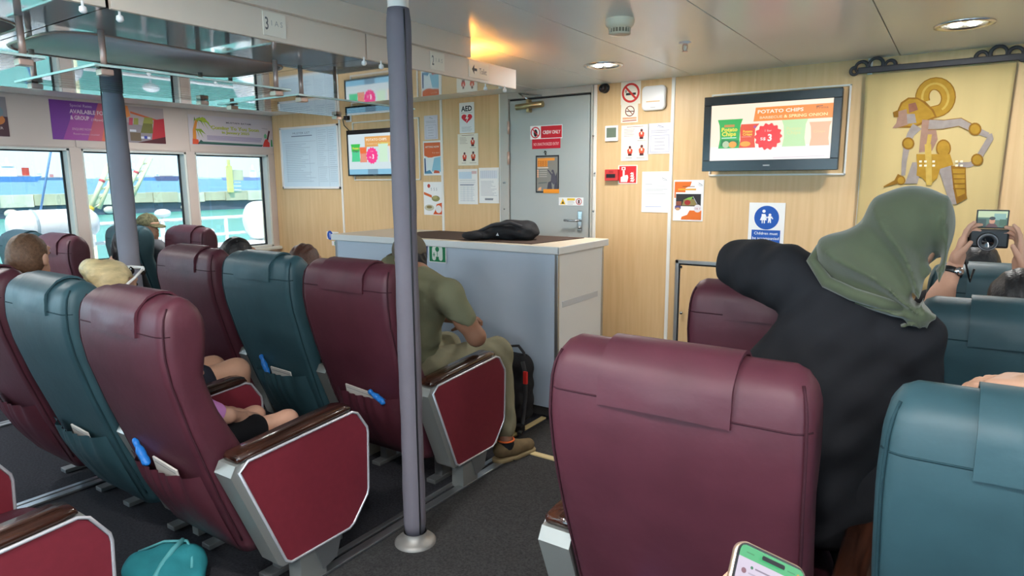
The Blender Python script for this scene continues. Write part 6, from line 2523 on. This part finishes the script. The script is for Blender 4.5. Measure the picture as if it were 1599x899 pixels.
for (color, nm), b in s.buckets.items():
    o = b.build('screen_picture', ink(color), cm, fix=False)
    o.location = -cc
MB().tube([(-.064, 0, .0), (-.075, -.01, -.06), (-.055, -.01, -.13), (-.045, 0, -.17), (-.035, .0, -.12)], .0045, 6).build('wrist_strap', 'black_plastic', cm)

# --- arm resting on the near teal seat, its owner to the right of the picture
def standing_right():
    root = tag(empty('person', (0, 0, 0)), 'dark-sleeved person at the right edge, hand on the teal seat top', 'person')
    x, y = .78, 1.78
    pel, chest, nb = NV((x, y, .92)), NV((x - .02, y - .01, 1.22)), NV((x - .02, y, 1.40))
    f = Frame((x - .02, y + .03, 1.53), yaw=.3, s=1.0)
    shL, shR = nb + NV((-.17, 0, -.05)), nb + NV((.17, 0, -.05))
    elL, elR = NV((.43, 1.50, 1.225)), NV((x + .24, y, 1.08))
    wrL, wrR = NV((.172, 1.435, 1.192)), NV((x + .22, y + .12, .86))
    hL, hR = pel + NV((-.09, 0, -.02)), pel + NV((.09, 0, -.02))
    kL, kR = NV((x - .1, y + .02, .50)), NV((x + .1, y + .02, .50))
    aL, aR = NV((x - .1, y, .09)), NV((x + .1, y, .09))
    b = SDF(.014, .035)
    b.chain([(*pel, .125), (*chest, .13), (*nb, .08)]).cone(shL, shR, .06, .06)
    for s_, e_, w_ in ((shL, elL, wrL), (shR, elR, wrR)):
        b.chain([(*s_, .055), (*e_, .042), (*w_, .028)])
    for h_, k_, a_ in ((hL, kL, aL), (hR, kR, aR)):
        b.chain([(*h_, .09), (*k_, .058), (*a_, .04)])
        b.cone(a_ + NV((0, -.04, -.05)), a_ + NV((0, .13, -.06)), .034, .028)
    parts = [b.mesh(), head_part(f, nb), hand_part(wrL, (-.75, .40, -.16), (-.05, .1, -1), -1, .40), hand_part(wrR, (0, .2, -1), (-1, 0, 0), 1, .4)]
    body = solid('body', parts, 'skin_tan', root)
    eyes(f, body)
    g = .014
    t = SDF(.014, .035)
    t.chain([(*pel, .14), (*chest, .142), (*(nb + NV((0, 0, -.05))), .092)]).cone(shL, shR, .072, .072)
    for s_, e_, w_ in ((shL, elL, wrL), (shR, elR, wrR)):
        t.chain([(*s_, .068), (*e_, .055), (*(e_ + (w_ - e_) * 1.06), .035)])
    solid('jacket', [t.mesh()], 'cloth_navy', root)
    t = SDF(.014, .03)
    for h_, k_, a_ in ((hL, kL, aL), (hR, kR, aR)):
        t.chain([(*h_, .11), (*k_, .076), (*(a_ + NV((0, 0, .02))), .060)])
    solid('trousers', [t.mesh()], 'cloth_black', root)
    for a in (aL, aR):
        t = SDF(.009, .02)
        t.cone(a + NV((0, -.05, -.045)), a + NV((0, .15, -.055)), .044, .036).cut(a + NV((0, 0, -.16)), (.2, .3, .070))
        solid('shoe', [t.mesh()], 'cloth_black', root)
    make_hair(f, 'short', 'hair_black', root)
    return root


standing_right()

# --- phone held in a hand at the lower right
def phone():
    D = .66
    o = Vector((0, 0, CAM_H))
    tl, tr = o + ray(1153, 838) * D, o + ray(1262, 890) * D
    u = (tr - tl).normalized()
    nrm = (-(ray(1200, 880))).normalized()
    nrm = (nrm + Vector((0, 0, .35))).normalized()
    nrm = (nrm - u * nrm.dot(u)).normalized()
    v = nrm.cross(u)
    Wd, Ht = (tr - tl).length * 1.0, .152
    c = tl + u * Wd / 2 - v * Ht / 2
    t = tag(empty('smartphone', tuple(c)), 'gold-edged smartphone with lit chat screen at the bottom edge', 'phone')
    Rm = Matrix((u, v, nrm)).transposed().to_4x4()

    def rr(hw, hh, r, n=6):
        out = []
        for cx_, cy0, a0 in ((hw - r, hh - r, 0), (-hw + r, hh - r, 90), (-hw + r, -hh + r, 180), (hw - r, -hh + r, 270)):
            for k in range(n + 1):
                a = math.radians(a0 + 90 * k / n)
                out.append((cx_ + r * math.cos(a), cy0 + r * math.sin(a)))
        return out
    P = lambda pts, z: [Rm @ Vector((a, b_, z)) for a, b_ in pts]
    MB().rings([P(rr(Wd / 2 - .002, Ht / 2 - .002, .011), -.008), P(rr(Wd / 2, Ht / 2, .012), -.006), P(rr(Wd / 2, Ht / 2, .012), -.001), P(rr(Wd / 2 - .001, Ht / 2 - .001, .011), 0)]).build('phone_case', mat('gold_frame', '#b39a86', rough=.3, metal=.7), t)
    MB().add(P(rr(Wd / 2 - .0015, Ht / 2 - .0015, .011), .0004), [tuple(range(28))]).build('glass_front', 'black_plastic', t)
    s = Sheet(Rm @ Vector((-Wd / 2 + .004, -Ht / 2 + .004, .0008)), u, v, Wd - .008, Ht - .008)
    s.poly('*#cfc3d6', [(0, 0), (1, 0), (1, .93), (0, .93)])
    s.poly('*#3fae6e', [(0, .915), (1, .915), (1, .96), (.98, .985), (.93, 1), (.07, 1), (.02, .985), (0, .96)])
    s.poly('#15141a', [(.33, .945), (.67, .945), (.68, .96), (.67, .975), (.33, .975), (.32, .96)], d=.0032)
    s.line('*#2c8a52', .10, .955, .22, .955, .018).line('*#2c8a52', .74, .955, .86, .955, .018)
    s.disc('*#d9a03a', .91, .955, .022)
    s.disc('*#3a7a5a', .22, .868, .022)
    s.line('*#8a7d90', .27, .868, .55, .868, .022)
    s.disc('*#8a5a6a', .11, .83, .038)
    s.line('*#b0a4b8', .18, .825, .30, .825, .02)
    for i in range(5):
        s.line('*#9a8da2', .07, .77 - .03 * i, .42 - .05 * (i % 2), .77 - .03 * i, .012)
    s.rect('*#e0d6e6', .55, .55, .95, .74)
    for (color, nm), b in s.buckets.items():
        b.build('screen_picture', ink(color), t, fix=False)
    # the hand and forearm that hold it
    pc = c
    low = pc - v * .085
    root = tag(empty('person', (0, 0, 0)), 'hand and forearm holding the smartphone below the picture', 'person')
    wrist = low - nrm * .055 - v * .03
    parts = [hand_part(wrist, v + u * .05, nrm, -1, .45, curls=(.35, .4, .4, .4), thumb_out=.5)]
    fa = SDF(.011, .03)
    elb = Vector((.16, .12, .93))
    fa.chain([(*wrist, .029), (*(wrist + (elb - wrist) * .5), .041), (*elb, .047), (.22, -.12, 1.10, .055)])
    parts.append(fa.mesh())
    solid('body', parts, 'skin_tan', root)
    return t


phone()
# ------------------------------------------------------------------ bags
mat('bag_black', '#232326', rough=.75, spec=.25, bump=.25, bscale=40, var=.2, vscale=12)
t = tag(empty('folded_backpack', (-2.62, 3.80, CH + .006)), 'limp black backpack lying on the counter top', 'backpack')
s = SDF(.008, .03)
s.ell((.0, .02, .055), (.19, .12, .065)).ell((.08, .05, .085), (.14, .09, .05)).ell((.17, .02, .05), (.07, .10, .055)).ell((-.14, -.10, .03), (.10, .07, .035)).cut((0, 0, -.1), (.5, .5, .101))
solid('bag_body', [s.mesh(lambda X, Y, Z: .006 * np.sin(X * 30 + Z * 90) * np.sin(Y * 30))], 'bag_black', t)
MB().tube([(-.16, -.12, .05), (-.05, -.10, .10), (.08, -.06, .12), (.17, -.04, .09)], .012, 8).build('strap', mat('strap_black', '#2f2e31', rough=.8), t)
s = SDF(.007, .02)
s.ell((-.17, -.17, .028), (.085, .05, .030)).cut((0, 0, -.1), (.5, .5, .101))
solid('side_pocket', [s.mesh()], 'bag_black', t)
MB().add([(-.012, -.105, .03), (.012, -.105, .03), (0, -.103, .05)], [(0, 1, 2)]).build('logo_mark', ink('#c9c9cc'), t, fix=False)

t = tag(empty('backpack', (-2.27, 3.33, .014)), 'black backpack with red tag standing by the counter', 'backpack')
s = SDF(.009, .03)
s.rbox((0, .05, .23), (.12, .085, .22), .07).ell((0, -.04, .16), (.10, .06, .13)).cut((0, 0, -.1), (.5, .5, .10))
solid('bag_body', [s.mesh(lambda X, Y, Z: .004 * np.sin(Z * 60 + X * 20))], 'bag_black', t)
MB().tube([(-.04, .05, .44), (-.03, .05, .49), (.03, .05, .50), (.07, .05, .46), (.08, .04, .42)], .009, 8).build('grab_handle', 'strap_black', t)
MB().tube([(.10, -.01, .42), (.135, -.03, .34), (.14, -.04, .22), (.13, -.05, .08), (.15, -.10, .02), (.17, -.16, .01)], .014, 8).build('shoulder_strap', 'strap_black', t)
MB().bbox(.125, .152, -.048, -.030, .29, .37, .004).build('red_tag', ink('#d8322e'), t)
MB().bbox(.12, .17, -.14, -.09, .006, .05, .008).build('buckle', 'black_plastic', t)

bagc = on_z(258, 885, .05)
t = tag(empty('teal_bag', (bagc.x, bagc.y, .002)), 'crumpled teal cloth bag on the carpet at the bottom edge', 'bag')
mat('teal_cloth', '#2f8790', rough=.8, spec=.2, bump=.3, bscale=30, var=.12, vscale=10)
s = SDF(.007, .02)
s.ell((0, 0, .05), (.17, .11, .062), rot3(0, 0, .5)).ell((.02, .05, .075), (.10, .06, .05), rot3(0, 0, .5)).ell((-.07, -.05, .05), (.08, .06, .055)).ell((.12, .02, .03), (.06, .07, .04)).cut((0, 0, -.1), (.5, .5, .1))
solid('bag_body', [s.mesh(lambda X, Y, Z: .007 * np.sin(X * 38 + Y * 22) * np.sin(Y * 30 - X * 12))], 'teal_cloth', t)
MB().tube([(-.16, -.02, .07), (-.07, .04, .115), (.02, .085, .125), (.08, .07, .11), (.14, .03, .075)], .006, 6).build('rim', mat('teal_pale', '#5fb0b5', rough=.8), t)
MB().tube([(.0, .08, .125), (.03, .02, .12), (.06, -.04, .10), (.08, -.10, .05)], .011, 6).build('strap', 'teal_pale', t)
